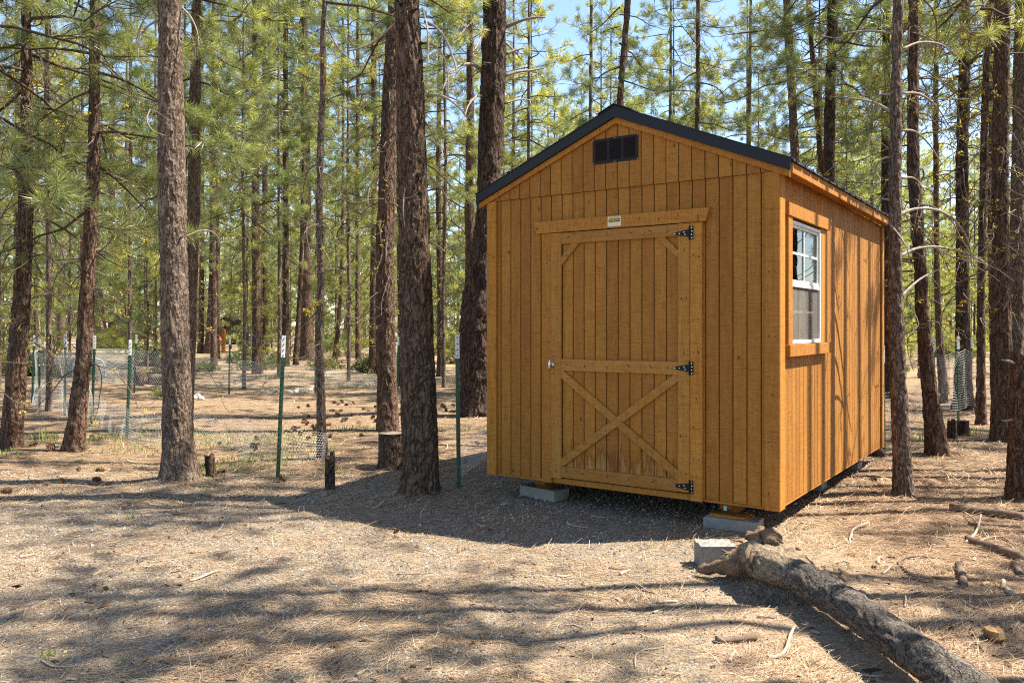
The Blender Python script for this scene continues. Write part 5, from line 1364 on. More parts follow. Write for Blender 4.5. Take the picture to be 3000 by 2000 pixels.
while k < 46 and tr_ < 2000:
    tr_ += 1
    y = rs2.uniform(22, 60); x = rs2.uniform(-.66, .68)*y
    if k < 6: y, x = ((29, -8.9), (30, -3.8), (26, -9.8), (24, -13), (33, -11), (27, -6.2))[k]
    elif rs2.random() > .8: continue
    sd = 'left' if x/y < -.13 else ('middle' if x/y < .3 else 'right')
    t = empty('shrub', (x, y, float(ground_h(x, y))), 'low olive green shrub far back', 'shrub', rz=rs2.uniform(0, 6), group='low shrubs far back at the '+sd)
    s = rs2.uniform(.6, 1.5)*(1 if y < 40 else 1.3)
    a, b = BR[k % 2]
    SHRUBS.append((t, x, y, s))
    obj('foliage', a, t, scale=(s*1.2, s*1.2, s)); obj('stems', b, t, scale=(s*1.2, s*1.2, s)); k += 1

# ------------------------------------------------------------------ steel fence posts
def post_mesh():
    b = MB()
    # T section: flange and web
    b.box(-.0175, .0175, -.0025, .0025, -.2, 1.0); b.box(-.0025, .0025, .0026, .030, -.2, 1.0)
    return b
def make_post(x, y, h, label, rz, wfrac=.155, lean=(0, 0), s=1.0):
    g = float(ground_h(x, y))
    t = empty('fence_post', (x, y, g), label, 'fence post', rz=rz, group='steel fence posts')
    t.rotation_euler = (lean[0], lean[1], rz)
    hw = h*(1-wfrac)
    b = MB().box(-.0190*s, .0190*s, -.0022, .0022, -.25, hw-.0005).box(-.0028, .0028, .0023, .034*s, -.25, hw-.0005)
    b.build('shaft', M_GREEN, t)
    b = MB().box(-.0194*s, .0194*s, -.0027, .0027, hw, h).box(-.0033, .0033, .0028, .0345*s, hw, h)
    b.build('white_top', M_WHITE, t)
    st = MB()
    z = .05
    while z < h-.02:
        st.box(-.0055, .0055, -.0095, -.0030, z, z+.010, .001); z += .054
    st.build('studs', [M_GREEN], t)
    return t
PO = {}
def post_px(key, xb, yb, yt, label, xt=None, depth=None, rz=0.3):
    Z = depth or dz(yb*k_)
    X = px(xb*k_, Z)
    h = pz(yt*k_, Z)-float(ground_h(X, Z))
    ly = ((xt-xb)*k_/F*Z/h) if xt else 0
    make_post(X, Z, h, label, rz, lean=(0, ly))
    PO[key] = (X, Z)
post_px('H', 638, 1093, 770, 'green steel fence post with white top in front of the thin sinuous pine', 652, rz=.5)
post_px('K', 1054, 1121, 768, 'dark green steel fence post with white top left of the shed', 1050, rz=.2)
post_px('E', 291, 1004, 780, 'green fence post with white top left of the thick sunlit trunk', 299, rz=.4)
post_px('D', 211, 972, 770, 'green fence post with white top seen right of the leaning reddish trunk', 217, rz=.3)
post_px('C', 149, 952, 768, 'dark fence post with white top beside the pale blue hoop', 150, rz=.1)
post_px('B', 91, 935, 780, 'shorter looking dark fence post right of the leftmost post', 90, rz=.2)
post_px('A', 74, 925, 770, 'leftmost green fence post with white top', 78, rz=.4)
post_px('F', 308, 905, 768, 'thin far fence post with white top behind the nearer left posts', 313, rz=.2)
post_px('G', 526, 906, 770, 'far green fence post with white top standing alone in the open patch', 528, rz=.1)
post_px('I', 724, 904, 806, 'far dark fence post close left of the sinuous pine', 725, rz=.1)
post_px('J', 913, 903, 774, 'far fence post half hidden between the reddish pine and the nearest thick trunk', 915, rz=.1)
post_px('L', 2031, 1050, 793, 'dark fence post with white top at the far corner of the shed', 2028, rz=.3)
post_px('M', 2147, 960, 776, 'fence post with white top behind the leaning dark pine at the right', 2143, depth=11.5, rz=.3)
post_px('N', 2202, 961, 772, 'middle fence post of the three holding netting at the right', 2201, rz=.2)
post_px('O', 2229, 925, 775, 'rightmost of the three fence posts holding netting at the right', 2232, depth=14.6, rz=.1)

# ------------------------------------------------------------------ hexagonal wire netting
M_WIRED = mat_plain('weathered_wire', (.20, .20, .195), .6, .3, .1, 60, 0.0)
def netting(label, path, seed=0, mat=None, cell=.045, wire=.0008, wob=.03):
    """path: list of (x, y, z_bottom, z_top) the net follows"""
    P = np.array(path, float)
    s = np.concatenate([[0], np.cumsum(np.hypot(np.diff(P[:, 0]), np.diff(P[:, 1])))])
    Lt = s[-1]; hmax = (P[:, 3]-P[:, 2]).max()
    nc = int(Lt/(cell*.9)); nr = max(4, int(1.0*hmax/(cell*.87)))
    # brick-like hexagon layout in (u, v)
    vid = {}; V = []
    def vtx(a, b):
        k = (round(a, 3), round(b, 3))
        if k not in vid: vid[k] = len(V); V.append(k)
        return vid[k]
    E_ = set()
    for r in range(nr):
        for c in range(nc):
            cx = c+(.5 if r % 2 else 0); cyy = r*.75
            pts = [(cx, cyy-.5), (cx+.5, cyy-.25), (cx+.5, cyy+.25), (cx, cyy+.5), (cx-.5, cyy+.25), (cx-.5, cyy-.25)]
            ids = [vtx(*p) for p in pts]
            for a, b in zip(ids, ids[1:]+ids[:1]): E_.add((min(a, b), max(a, b)))
    V = np.array(V); E_ = np.array(list(E_))
    u = np.clip((V[:, 0]+.5)/(nc+.0)*Lt, 0, Lt); t = np.clip((V[:, 1]+.5)/(nr*.75+.25), 0, 1)
    X = np.interp(u, s, P[:, 0]); Y = np.interp(u, s, P[:, 1]); z0 = np.interp(u, s, P[:, 2]); z1 = np.interp(u, s, P[:, 3])
    Z = z0+(z1-z0)*t
    Z += wob*.8*vnoise(u, t*hmax, s=2.2, seed=seed)
    X = X+wob*vnoise(u, t*hmax, s=1.7, seed=seed+1); Y = Y+wob*2.2*vnoise(u, t*hmax, s=1.9, seed=seed+2)
    Q = np.stack([X, Y, Z], 1)
    A, B = Q[E_[:, 0]], Q[E_[:, 1]]
    D = B-A; D /= np.linalg.norm(D, axis=1)[:, None]+1e-9
    n1 = np.cross(D, np.array([0, 1.0, .1])); n1 /= np.linalg.norm(n1, axis=1)[:, None]+1e-9
    n2 = np.cross(D, n1)
    w = wire*max(1.0, P[:, 1].mean()/9.5)
    rings = [n1*w, (-.5*n1+.866*n2)*w, (-.5*n1-.866*n2)*w]
    VV = np.stack([A+r for r in rings]+[B+r for r in rings], 1).reshape(-1, 3)
    f = np.array([(0, 1, 4, 3), (1, 2, 5, 4), (2, 0, 3, 5)])
    F4 = (np.arange(len(A))[:, None, None]*6+f[None]).reshape(-1, 4)
    me = new_mesh('wire_netting', VV, F4, [mat or M_WIRE])
    return obj('wire_netting', me, None, label=label, cat='wire netting')
def npt(x, ybot, ytop, Z):
    X = px(x*k_, Z); return (X, Z, max(pz(ybot*k_, Z), float(ground_h(X, Z))+.01), pz(ytop*k_, Z))
netting('sagging wire netting strung across the far side of the open patch', [npt(216, 880, 800, 15.5), npt(308, 882, 803, 16.9), npt(380, 884, 807, 17.1), npt(450, 885, 815, 17.3), npt(526, 888, 826, 17.4), npt(600, 888, 832, 17.5), npt(724, 880, 842, 17.6), npt(800, 885, 850, 17.7), npt(868, 892, 864, 17.8), npt(913, 895, 868, 18)], 1, wire=.0011)
netting('collapsed wire netting sagging between the two nearer left fence posts', [npt(290, 1000, 935, 10.7), npt(340, 1015, 950, 10.2), npt(400, 1020, 958, 9.7), npt(470, 1022, 952, 9.2), npt(540, 1040, 958, 8.7), npt(600, 1050, 956, 8.3), npt(640, 1062, 958, 8.0)], 2, wob=.06, wire=.0010)
netting('wire netting lying low from the near fence post to the foot of the sinuous pine', [npt(640, 1062, 958, 7.95), npt(675, 1060, 975, 8.1), npt(710, 1052, 985, 8.3), npt(745, 1050, 992, 8.55), npt(752, 1052, 990, 8.9)], 3, wob=.04, wire=.0006)
netting('wire netting between the two posts left of the thick sunlit trunk', [npt(211, 972, 895, 12.0), npt(235, 975, 915, 11.8), npt(262, 985, 935, 11.3), npt(290, 1000, 935, 10.8)], 4, wob=.05)
netting('tall wire netting drooping from the leftmost posts', [npt(74, 922, 806, 15.3), npt(91, 933, 808, 14.6), npt(120, 940, 812, 14.0), npt(149, 950, 806, 13.4), npt(172, 955, 808, 12.8), npt(190, 962, 850, 12.5), npt(211, 972, 870, 12.1)], 5, wob=.05)
netting('wire netting draped round the three fence posts at the right', [npt(2147, 900, 812, 11.5), npt(2165, 915, 812, 11.8), npt(2180, 935, 812, 12.2), npt(2201, 940, 808, 12.9), npt(2218, 935, 804, 13.7), npt(2236, 925, 806, 14.5)], 6, wob=.05, wire=.0007, mat=M_WIRED)
netting('wire netting crossing low behind the slender pine at the right of the shed', [npt(2031, 1005, 905, 9.1), npt(2065, 985, 895, 9.8), npt(2105, 960, 885, 10.6), npt(2147, 930, 850, 11.4)], 7, wob=.05, wire=.0007, mat=M_WIRED)
netting('wire netting hanging from the post left of the shed down toward its back', [npt(1054, 1105, 1040, 7.35), npt(1085, 1075, 1000, 8.0), npt(1120, 1050, 985, 8.8)], 8, wob=.03)

# pale blue hoop of pipe with hooks at the left
Z = 13.3
def tubepx(name, pts, r, mat, Z, lab=None, cat=None):
    Q = np.array([(px(x*k_, Z), Z+dd, pz(y*k_, Z)) for (x, y, dd) in pts])
    m = (len(Q)-1)*5+1; ti = np.linspace(0, len(Q)-1, m)
    S = np.stack([np.interp(ti, np.arange(len(Q)), Q[:, k]) for k in range(3)], 1)
    for _ in range(4): S[1:-1] = S[:-2]*.25+S[1:-1]*.5+S[2:]*.25
    return MB().tube(S, r, 8).build(name, mat, None, smooth=True, label=lab, cat=cat)
tubepx('pipe_hoop', [(168, 850, 0), (170, 830, 0), (180, 823, 0), (200, 823, .1), (218, 826, .2), (226, 840, .2), (226, 870, .2)], .013, M_PALE, Z, 'pale blue bent pipe hoop hanging among the left fence posts', 'pipe hoop')
tubepx('pipe_hoop', [(169, 835, 0), (172, 880, 0), (180, 920, 0), (190, 945, .0), (200, 957, 0)], .016, M_PALE, Z-.2, 'pale blue pipe hanging down beside the dark left fence post', 'pipe hoop')

# ------------------------------------------------------------------ cones
def cone_mesh(seed, open_=1.0, dark=False):
    r_ = np.random.default_rng(seed); b = MB()
    b.tube([(0, 0, -.005), (0, 0, .075)], [.010, .006], 6)
    n = 64
    for i in range(n):
        t = i/n; a = i*2.39996; z = .002+.075*t
        R = .036*math.sin(math.pi*(.16+.80*t))**.8*open_
        el = -.35+1.5*t
        d = np.array([math.cos(a)*math.cos(el), math.sin(a)*math.cos(el), math.sin(el)]); s_ = np.array([-math.sin(a), math.cos(a), 0])
        up = np.cross(d, s_); base = np.array([0, 0, z]); w = .0075*(1-.4*t)
        tip = base+d*R
        v = [base-s_*w*.5, base+s_*w*.5, tip+s_*w, tip-s_*w, tip+up*-.004+d*.004, base+d*R*.6+up*.003]
        b.add(v, [(3, 2, 4), (0, 1, 5), (1, 2, 5), (2, 3, 5), (3, 0, 5)], [(0, 3, 2, 1)])
    return b.mesh('pine_cone', [M_CONE])
CO = [cone_mesh(1), cone_mesh(2, .85), cone_mesh(3, 1.1)]
cones = []
def cone_at(xp, yp, label, group=None, s=1.0):
    Z = dz(yp*k_); X = px(xp*k_, Z); g = float(ground_h(X, Z))
    o = obj('pine_cone', CO[len(cones) % 3], None, (X, Z, g+.020*s*.85), rot=(RNG.uniform(.9, 1.9), RNG.uniform(-.4, .4), RNG.uniform(0, 6.28)), scale=(s*.85, s*.85, s*.85))
    tag(o, label, 'pine cone', group); cones.append(o)
for (x, y, lab, s) in ((5, 1130, 'brown pine cone at the far left edge of the clearing', 1.2), (76, 1112, 'round brown cone first in the row of three at the left', 1.0), (113, 1116, 'dark cone in the middle of the row of three at the left', .95), (138, 1113, 'round brown cone last in the row of three at the left', 1.0),
                       (215, 1103, 'open brown cone standing alone right of the row of three', 1.15), (237, 1082, 'pale cone behind the lone open cone at the left', 1.0), (181, 1082, 'small flat pale cone in the sunlit litter at the left', .8), (121, 1038, 'large dark cone left of the leaning reddish trunk', 1.7),
                       (68, 1028, 'dark cone between the two leaning left trunks', 1.2), (176, 1000, 'cone on the litter behind the leaning reddish trunk', 1.0), (468, 1067, 'reddish cone beside the foot of the thick sunlit trunk', 1.1), (499, 1088, 'cone right of the short stump by the thick trunk', 1.1),
                       (655, 1104, 'weathered cone right of the near green fence post', 1.2), (212, 1000, 'cone right of the leaning reddish trunk', 1.0), (1120, 1213+0, 'small cone on the gravel right of the nearest thick trunk', .45), (907, 1218, 'tiny broken cone on the sunlit gravel', .5), (243, 1350, 'small broken cone on the gravel at lower left', .5),
                       (2011, 1108, 'dark cone in the litter right of the shed', 1.0), (2012, 1140, 'cone half buried near the shed shadow at the right', .7), (1100, 1018, 'reddish cone beyond the post left of the shed', .9), (1068, 1060, 'cone near the foot of the post left of the shed', .9)):
    cone_at(x, y, lab, None, s)
rc = np.random.default_rng(3)
for i in range(34):
    cone_at(rc.normal(800, 45), rc.uniform(925, 1000), 'brown cone in the scatter left of the sawn round', 'cones scattered left of the sawn round', rc.uniform(.8, 1.15))
for i in range(14):
    cone_at(rc.uniform(672, 760), rc.uniform(955, 1010), 'brown cone in the scatter around the sinuous pine', 'cones scattered around the sinuous pine', rc.uniform(.8, 1.1))
for i in range(12):
    cone_at(rc.uniform(1000, 1052), rc.uniform(928, 948), 'brown cone in the scatter beside the massive old pine', 'cones scattered beside the massive old pine', rc.uniform(.8, 1.1))
for i in range(9):
    cone_at(rc.uniform(500, 640), rc.uniform(985, 1045), 'brown cone on the grass below the sagging netting', 'cones below the sagging netting', rc.uniform(.8, 1.0))

# ------------------------------------------------------------------ stumps, rounds, logs
def stump(name, xp, yp, wpx, hpx, label, bark=M_BARKD, ragged=.02, cat='stump', depth=None, lean=0.0, sawn=True):
    Z = depth or dz(yp*k_); X = px(xp*k_, Z); r = wpx*k_/F*Z/2; h = hpx*k_/F*Z; g = float(ground_h(X, Z))
    t = empty(name, (X, Z+r*.6, g), label, cat); t.rotation_euler = (0, lean, RNG.uniform(0, 6))
    v, f = trunk_arrays([(0, 0, -.06, r*1.05), (0, 0, h*.5, r), (0, 0, h, r*.97)], 56, .012, int(xp), min(.008, r*.08), .15, .06, 24)
    v = np.array(v); top = v[:, 2] > h-.02
    if ragged: v[top, 2] += ragged*vnoise(v[top, 0], v[top, 1], s=30, seed=4)
    obj('bark', new_mesh('bark', v, f, [bark], smooth=True), t)
    n_ = 36
    a = np.arange(n_)/n_*2*np.pi
    vv = np.vstack([np.stack([np.cos(a)*r*.98, np.sin(a)*r*.98, np.full(n_, h-.004)], 1), [[0, 0, h+.001]]])
    if ragged: vv[:, 2] += ragged*vnoise(vv[:, 0], vv[:, 1], s=30, seed=4)
    ff = np.stack([np.arange(n_), (np.arange(n_)+1) % n_, np.full(n_, n_)], 1)
    obj('cut_face', new_mesh('cut_face', vv, ff, [M_SAWN if sawn else M_BARKD]), t)
    return t
def mat_sawn():
    n = NT('sawn_wood')
    c = n.coord('Object')
    d = n.node('ShaderNodeVectorMath', {0: c}, operation='LENGTH').outputs['Value']
    w = n.noise(c, 6, 3, .5)
    s = n.math('SINE', n.math('MULTIPLY', n.math('ADD', d, n.math('MULTIPLY', w, .02)), 520))
    col = n.ramp(s, [(.2, (.19, .145, .105)), (.8, (.27, .215, .16))])
    col = n.mix(n.ramp(n.noise(c, 14, 4, .6), [(.45, 0.0), (.7, .6)]), col, (.20, .165, .13))
    return n.done(n.bsdf(col, .9, n.bump(s, .2, .002)))
M_SAWN = mat_sawn()
Zs = dz(1372)
stump('sawn_round', 899, 1076, 68, 82, 'upright sawn pine round with a pale flat top, half behind the nearest thick trunk', M_BARK, 0, 'log round')
stump('stump', 482, 1100, 22, 50, 'short ragged stump beside the foot of the thick sunlit trunk', M_BARKD, .03, sawn=False, lean=.08)
stump('stump', 756, 1115, 22, 78, 'thin leaning stump below the sinuous pine', M_BARKD, .03, sawn=False, lean=.10)
stump('stump', 764, 1080, 12, 46, 'narrow splintered stump just behind the thin leaning stump', M_BARKD, .04, sawn=False, lean=-.05)
stump('stump', 2216, 1000, 26, 34, 'low dark stump with a pale cut top by the netting at the right', M_BARKD, .0)
stump('stump', 2190, 1008, 20, 42, 'pointed rotten stump left of the pale topped stump at the right', M_BARKD, .06, sawn=False)
stump('stump', 2171, 925, 16, 22, 'small dark stump far behind the leaning pine at the right', M_BARKD, .04, sawn=False)
def log_px(name, pts, r0, r1, label, mat, cat='log', lift=0.0, sides=28, ends=None, rough=.008, plate=24, step=.02):
    """pts: (x, y) on the ground line of the log"""
    Q = []
    for (x, y) in pts:
        Z = dz(y*k_); X = px(x*k_, Z); Q.append((X, Z, float(ground_h(X, Z))))
    Q = np.array(Q)
    n = len(Q); s = np.concatenate([[0], np.cumsum(np.linalg.norm(np.diff(Q, axis=0), axis=1))])
    m = max(6, int(s[-1]/step)); t = np.linspace(0, s[-1], m)
    C = np.stack([np.interp(t, s, Q[:, k]) for k in range(3)], 1)
    for _ in range(m//6): C[1:-1] = C[:-2]*.25+C[1:-1]*.5+C[2:]*.25
    R = np.interp(t, [0, s[-1]], [r0, r1])
    C[:, 2] += R*.8+lift
    org = C[0].copy()
    v, f4, f3 = tube_arrays(C-org, R, sides, True)
    cc = np.repeat(C-org, sides, 0); body = v[:m*sides]
    d = body-cc; dn = d/(np.linalg.norm(d, axis=1)[:, None]+1e-9)
    q = plate
    nn = vnoise(body[:, 0]*q, body[:, 1]*q*.6, body[:, 2]*q, 1, 5); n2 = vnoise(body[:, 0]*q*3, body[:, 1]*q*2, body[:, 2]*q*3, 1, 6)
    body = body+dn*(rough*(.6-1.4*np.abs(nn))+rough*.5*n2)[:, None]
    v[:m*sides] = body
    b = MB().add(v, f3, f4)
    o = b.build(name, mat, None, smooth=True); o.location = org
    tag(o, label, cat)
    return o
log_px('log', [(312, 886), (345, 884), (382, 886)], .13, .15, 'fallen log lying in the open patch behind the thick sunlit trunk', M_BARKL, sides=20, step=.08)
stump('stump', 322, 888, 12, 22, 'small pale stump at the end of the fallen log in the open patch', M_BARKL, .02)
log_px('log', [(300, 838), (345, 842), (420, 838)], .12, .10, 'long pale log lying far back beyond the netting at the left', M_STICKD, sides=12, step=.3)
log_px('log', [(250, 845), (305, 850)], .12, .10, 'short log lying far back left of the long pale log', M_STICKD, sides=12, step=.3)
log_px('log', [(2115, 865), (2137, 870)], .10, .08, 'short dark log lying far back behind the slender pine', M_BARKD, sides=12, step=.2)
log_px('log', [(1986, 1035), (2020, 1052)], .07, .06, 'short log lying at the far bottom corner of the shed', M_BARKD, sides=20, step=.03)
for i in range(24):
    x = (rc.uniform(378, 465) if i < 9 else rc.uniform(560, 640) if i < 13 else rc.uniform(560+95, 720)); y = (914+rc.normal(0, 3)) if i < 9 else 898+rc.normal(0, 3)
    Z = dz(y*k_); X = px(x*k_, Z)
    b = MB(); v, f4, f3 = tube_arrays([(-.06, 0, 0), (-.03, 0, .01), (.03, 0, .01), (.07, 0, 0)], [.02, .05, .055, .02], 8)
    v = v*(1+.2*rc.normal(size=v.shape)*.5); b.add(v, f3, f4)
    o = b.build('stone', M_STONE, None); o.location = (X, Z, float(ground_h(X, Z))+.02); o.rotation_euler = (0, 0, rc.uniform(0, 6))
    tag(o, 'pale stone in the broken row edging the open patch, '+('nearer row' if i < 9 else 'farther row'), 'stone', 'pale edging stones '+('nearer row' if i < 9 else 'farther row'))

# the fallen log in the right foreground ---------------------------------------
fl = empty('fallen_log', (1.45, 4.45, 0), 'large fallen pine log with torn root end, running toward the lower right corner', 'log')
C0 = np.array([(1.37, 4.60, .150, .094), (1.45, 4.42, .152, .089), (1.53, 4.15, .144, .085), (1.585, 3.85, .134, .083), (1.63, 3.5, .122, .082), (1.68, 3.1, .111, .082), (1.73, 2.65, .102, .081), (1.78, 2.2, .098, .085), (1.82, 1.8, .092, .084)])
s = np.concatenate([[0], np.cumsum(np.linalg.norm(np.diff(C0[:, :3], axis=0), axis=1))]); m = 250; t = np.linspace(0, s[-1], m)
C = np.stack([np.interp(t, s, C0[:, k]) for k in range(4)], 1)
for _ in range(30): C[1:-1] = C[:-2]*.25+C[1:-1]*.5+C[2:]*.25
v, f4, f3 = tube_arrays(C[:, :3]-np.array([1.45, 4.45, 0]), C[:, 3], 72, True)
sd = 72; cc = np.repeat(C[:, :3]-np.array([1.45, 4.45, 0]), sd, 0); body = v[:m*sd]
d = body-cc; dn = d/np.linalg.norm(d, axis=1)[:, None]; tt = np.repeat(t, sd)
rootk = np.exp(-tt/.22)
q = 26
nn = vnoise(body[:, 0]*q, body[:, 1]*q*.42, body[:, 2]*q, 1, 5); n2 = vnoise(body[:, 0]*q*2.7, body[:, 1]*q*1.6, body[:, 2]*q*2.7, 1, 6); n3 = vnoise(body[:, 0]*9, body[:, 1]*9, body[:, 2]*9, 1, 7)
body = body+dn*(.0085*(.6-1.5*np.abs(nn)**.8)+.004*n2+rootk*.045*n3+.004*vnoise(body[:, 0]*4, body[:, 1]*4, body[:, 2]*4, 1, 8))[:, None]
v[:m*sd] = body
def mat_log():
    n = NT('log_bark')
    P = n.coord('Object'); base = n.coord('Object', (1, .38, 1))
    wob = n.noise(P, 8, 3, .6)
    fn = n.noise(P, 110, 4, .7); f2 = n.noise(P, 26, 4, .65); big = n.noise(P, 3.4, 4, .6); pl0 = n.noise(base, 34, 3, .6, .8)
    pl = n.math('MULTIPLY', n.math('ABSOLUTE', n.math('SUBTRACT', pl0, .5)), 5.0)
    c = n.ramp(fn, [(.32, (.052, .043, .036)), (.46, (.135, .112, .092)), (.60, (.28, .240, .195)), (.75, (.46, .40, .33))])
    c = n.mix(n.ramp(big, [(.44, 0.0), (.60, .7)]), c, (.078, .066, .057))
    c = n.mix(n.ramp(pl, [(.02, .8), (.18, 0.0)]), c, (.030, .026, .025))
    y = n.node('ShaderNodeSeparateXYZ', {0: P}).outputs
    # soil and torn wood toward the root end, yellowish inner bark low on the near flank
    soil = n.math('ADD', n.math('ADD', n.math('MULTIPLY', y[1], 3.2), .72), n.math('MULTIPLY', n.math('SUBTRACT', f2, .5), 2.6))
    c = n.mix(n.ramp(soil, [(-.0, 0.0), (.35, .9)]), c, n.ramp(fn, [(.35, (.18, .125, .082)), (.65, (.40, .31, .205))]))
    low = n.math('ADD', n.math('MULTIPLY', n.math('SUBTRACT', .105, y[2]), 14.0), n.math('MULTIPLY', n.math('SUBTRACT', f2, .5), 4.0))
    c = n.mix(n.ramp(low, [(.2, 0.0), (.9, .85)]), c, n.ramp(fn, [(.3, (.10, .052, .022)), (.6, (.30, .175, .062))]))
    h = n.math('ADD', n.ramp(pl, [(0, 0.0), (.2, 1.0)]), n.math('ADD', fn, f2))
    return n.done(n.bsdf(c, .93, n.bump(h, .9, .012), .15))
M_LOG = mat_log()
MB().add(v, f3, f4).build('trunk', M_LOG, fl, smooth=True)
M_ROOTM = mat_plain('root_bark', (.125, .068, .042), .93, 0, .4, 22, .8, .15, (.30, .215, .135), .012)
M_SOIL = mat_plain('clinging_soil', (.235, .165, .105), .97, 0, .35, 30, .8, .05, (.37, .28, .19), .012)
def root_arm(pts, rad, mat=M_ROOTM, name='root', seed=1, sides=24, amp=.32):
    P = np.array(pts, float)-np.array([1.45, 4.45, 0]); m = 44; ti = np.linspace(0, len(P)-1, m)
    S = np.stack([np.interp(ti, np.arange(len(P)), P[:, k]) for k in range(3)], 1); R = np.interp(ti, np.arange(len(rad)), rad)
    for _ in range(4): S[1:-1] = S[:-2]*.25+S[1:-1]*.5+S[2:]*.25
    v, f4, f3 = tube_arrays(S, R, sides, True)
    cc = np.vstack([np.repeat(S, sides, 0), S[:1], S[-1:]]); rr = np.concatenate([np.repeat(R, sides), R[:1], R[-1:]])
    d = v-cc; v = cc+d*(1+amp*2.2*vnoise(v[:, 0], v[:, 1], v[:, 2], 14, seed)+amp*vnoise(v[:, 0], v[:, 1], v[:, 2], 42, seed+1))[:, None]
    return MB().add(v, f3, f4).build(name, mat, fl, smooth=True)
root_arm([(1.52, 4.36, .12), (1.43, 4.46, .135), (1.33, 4.55, .125), (1.23, 4.62, .09), (1.15, 4.70, .055), (1.08, 4.76, .03)], [.070, .050, .036, .034, .032, .012], seed=3, amp=.4)
root_arm([(1.38, 4.55, .17), (1.32, 4.62, .15), (1.25, 4.66, .12), (1.20, 4.70, .10)], [.075, .06, .04, .015], seed=5, mat=M_SOIL)
root_arm([(1.42, 4.55, .20), (1.44, 4.66, .23), (1.43, 4.74, .235), (1.41, 4.80, .22)], [.075, .065, .045, .012], seed=7)
root_arm([(1.46, 4.52, .17), (1.55, 4.60, .15), (1.64, 4.63, .12), (1.72, 4.62, .08)], [.07, .055, .05, .02], seed=9, mat=M_SOIL)
root_arm([(1.36, 4.50, .16), (1.28, 4.60, .15), (1.24, 4.66, .15), (1.21, 4.70, .165)], [.06, .04, .03, .008], seed=11, amp=.35)
root_arm([(1.40, 4.60, .20), (1.36, 4.66, .25), (1.35, 4.68, .275)], [.05, .035, .008], seed=13, amp=.35)
root_arm([(1.48, 4.56, .22), (1.50, 4.64, .265), (1.51, 4.66, .285)], [.045, .03, .006], seed=15, amp=.35)
for i in range(16):
    a = RNG.uniform(0, 6.28); x, y, z = 1.36+RNG.normal(0, .07), 4.60+RNG.normal(0, .06), .17+RNG.normal(0, .03)
    T = bend_path((x-1.45, y-4.45, z), a, RNG.uniform(-.4, .9), RNG.uniform(.06, .16), 6, .4, .2, .25)
    MB().tube(T, np.linspace(.006, .0015, 6), 5).build('rootlet', M_ROOTM, fl, smooth=True)
# soil caked mass of the torn root plate
def lump(x, y, z, rx, ry, rz_, mat, name, seed, amp=.35, fq=16):
    m_, k2 = 40, 28
    th_ = np.linspace(0, np.pi, k2)[:, None]; ph = np.arange(m_)[None]/m_*2*np.pi
    v = np.stack([np.sin(th_)*np.cos(ph), np.sin(th_)*np.sin(ph), np.cos(th_)*np.ones_like(ph)], -1).reshape(-1, 3)
    w = v*np.array([rx, ry, rz_])
    d = 1+amp*vnoise(w[:, 0], w[:, 1], w[:, 2], fq, seed)+amp*.55*vnoise(w[:, 0], w[:, 1], w[:, 2], fq*2.7, seed+1)+amp*.3*vnoise(w[:, 0], w[:, 1], w[:, 2], fq*6.5, seed+2)
    w = w*d[:, None]
    i_ = np.arange(k2-1)[:, None]*m_; j_ = np.arange(m_)[None]; j2 = (j_+1) % m_
    f = np.stack([i_+j_, i_+m_+j_, i_+m_+j2, i_+j2], -1).reshape(-1, 4)
    o = obj(name, new_mesh(name, w, f, [mat], smooth=True), fl); o.location = (x-1.45, y-4.45, z); return o
lump(1.47, 4.50, .155, .125, .17, .085, M_SOIL, 'root_soil', 1)
lump(1.40, 4.66, .16, .075, .075, .075, M_SOIL, 'root_soil', 2, .5, 22)
lump(1.56, 4.58, .10, .10, .09, .07, M_SOIL, 'root_soil', 3, .45, 20)
lump(1.36, 4.60, .13, .075, .06, .045, M_SOIL, 'root_soil', 4, .5, 24)
lump(1.53, 4.36, .12, .09, .13, .080, M_SOIL, 'root_soil', 6, .3, 20)
# exposed orange wood where a limb tore off, and a knot
for (x, y, z, r_, h_, mt) in ((1.548, 4.15, .212, .032, .020, mat_plain('torn_orange_wood', (.36, .14, .04), .85, bump=.8, var=.4, col2=(.46, .26, .11))), (1.60, 3.62, .196, .018, .010, M_LOG)):
    v, f4, f3 = tube_arrays([(0, 0, -.02), (0, 0, .004), (.006, 0, h_)], [r_*1.3, r_, r_*.45], 14)
    v = v*(1+.28*vnoise(v[:, 0], v[:, 1], v[:, 2], 60, 3))[:, None]
    o = MB().add(v, f3, f4).build('torn_limb', mt, fl); o.location = (x-1.45, y-4.45, z-.0); o.rotation_euler = (.2, -.55, .3)
# broken concrete block beside the root
b = MB()
n_ = 9; X0, X1, Y0b, Y1b = -.105, .105, -.085, .085
top = .135
v = []
gx_ = np.linspace(X0, X1, n_); gy_ = np.linspace(Y0b, Y1b, 7)
for j, yy in enumerate(gy_):
    for i_, xx in enumerate(gx_):
        back = (j == 6)
        v.append((xx, yy+(.012*math.sin(i_*2.1)+.008*math.sin(i_*4.7) if back else 0), top+(.004*math.sin(i_*1.7+j)+.003*math.sin(i_*3.1-j*2))*(0 if j == 0 else 1)))
ft = [(j*n_+i_, j*n_+i_+1, (j+1)*n_+i_+1, (j+1)*n_+i_) for j in range(6) for i_ in range(n_-1)]
per = [i_ for i_ in range(n_)]+[j*n_+n_-1 for j in range(1, 7)]+[6*n_+i_ for i_ in range(n_-2, -1, -1)]+[j*n_ for j in range(5, 0, -1)]
base = len(v)
for k in per: v.append((v[k][0], v[k][1], -.04))
m_ = len(per)
fs = [(base+k, base+(k+1) % m_, per[(k+1) % m_], per[k]) for k in range(m_)]
b.add(v, None, ft+fs)
o = b.build('concrete_block', M_CONC, None); o.location = (1.235, 4.965, 0); o.rotation_euler = (0, 0, .02)
tag(o, 'broken half concrete block standing beside the root end of the fallen log', 'concrete block')

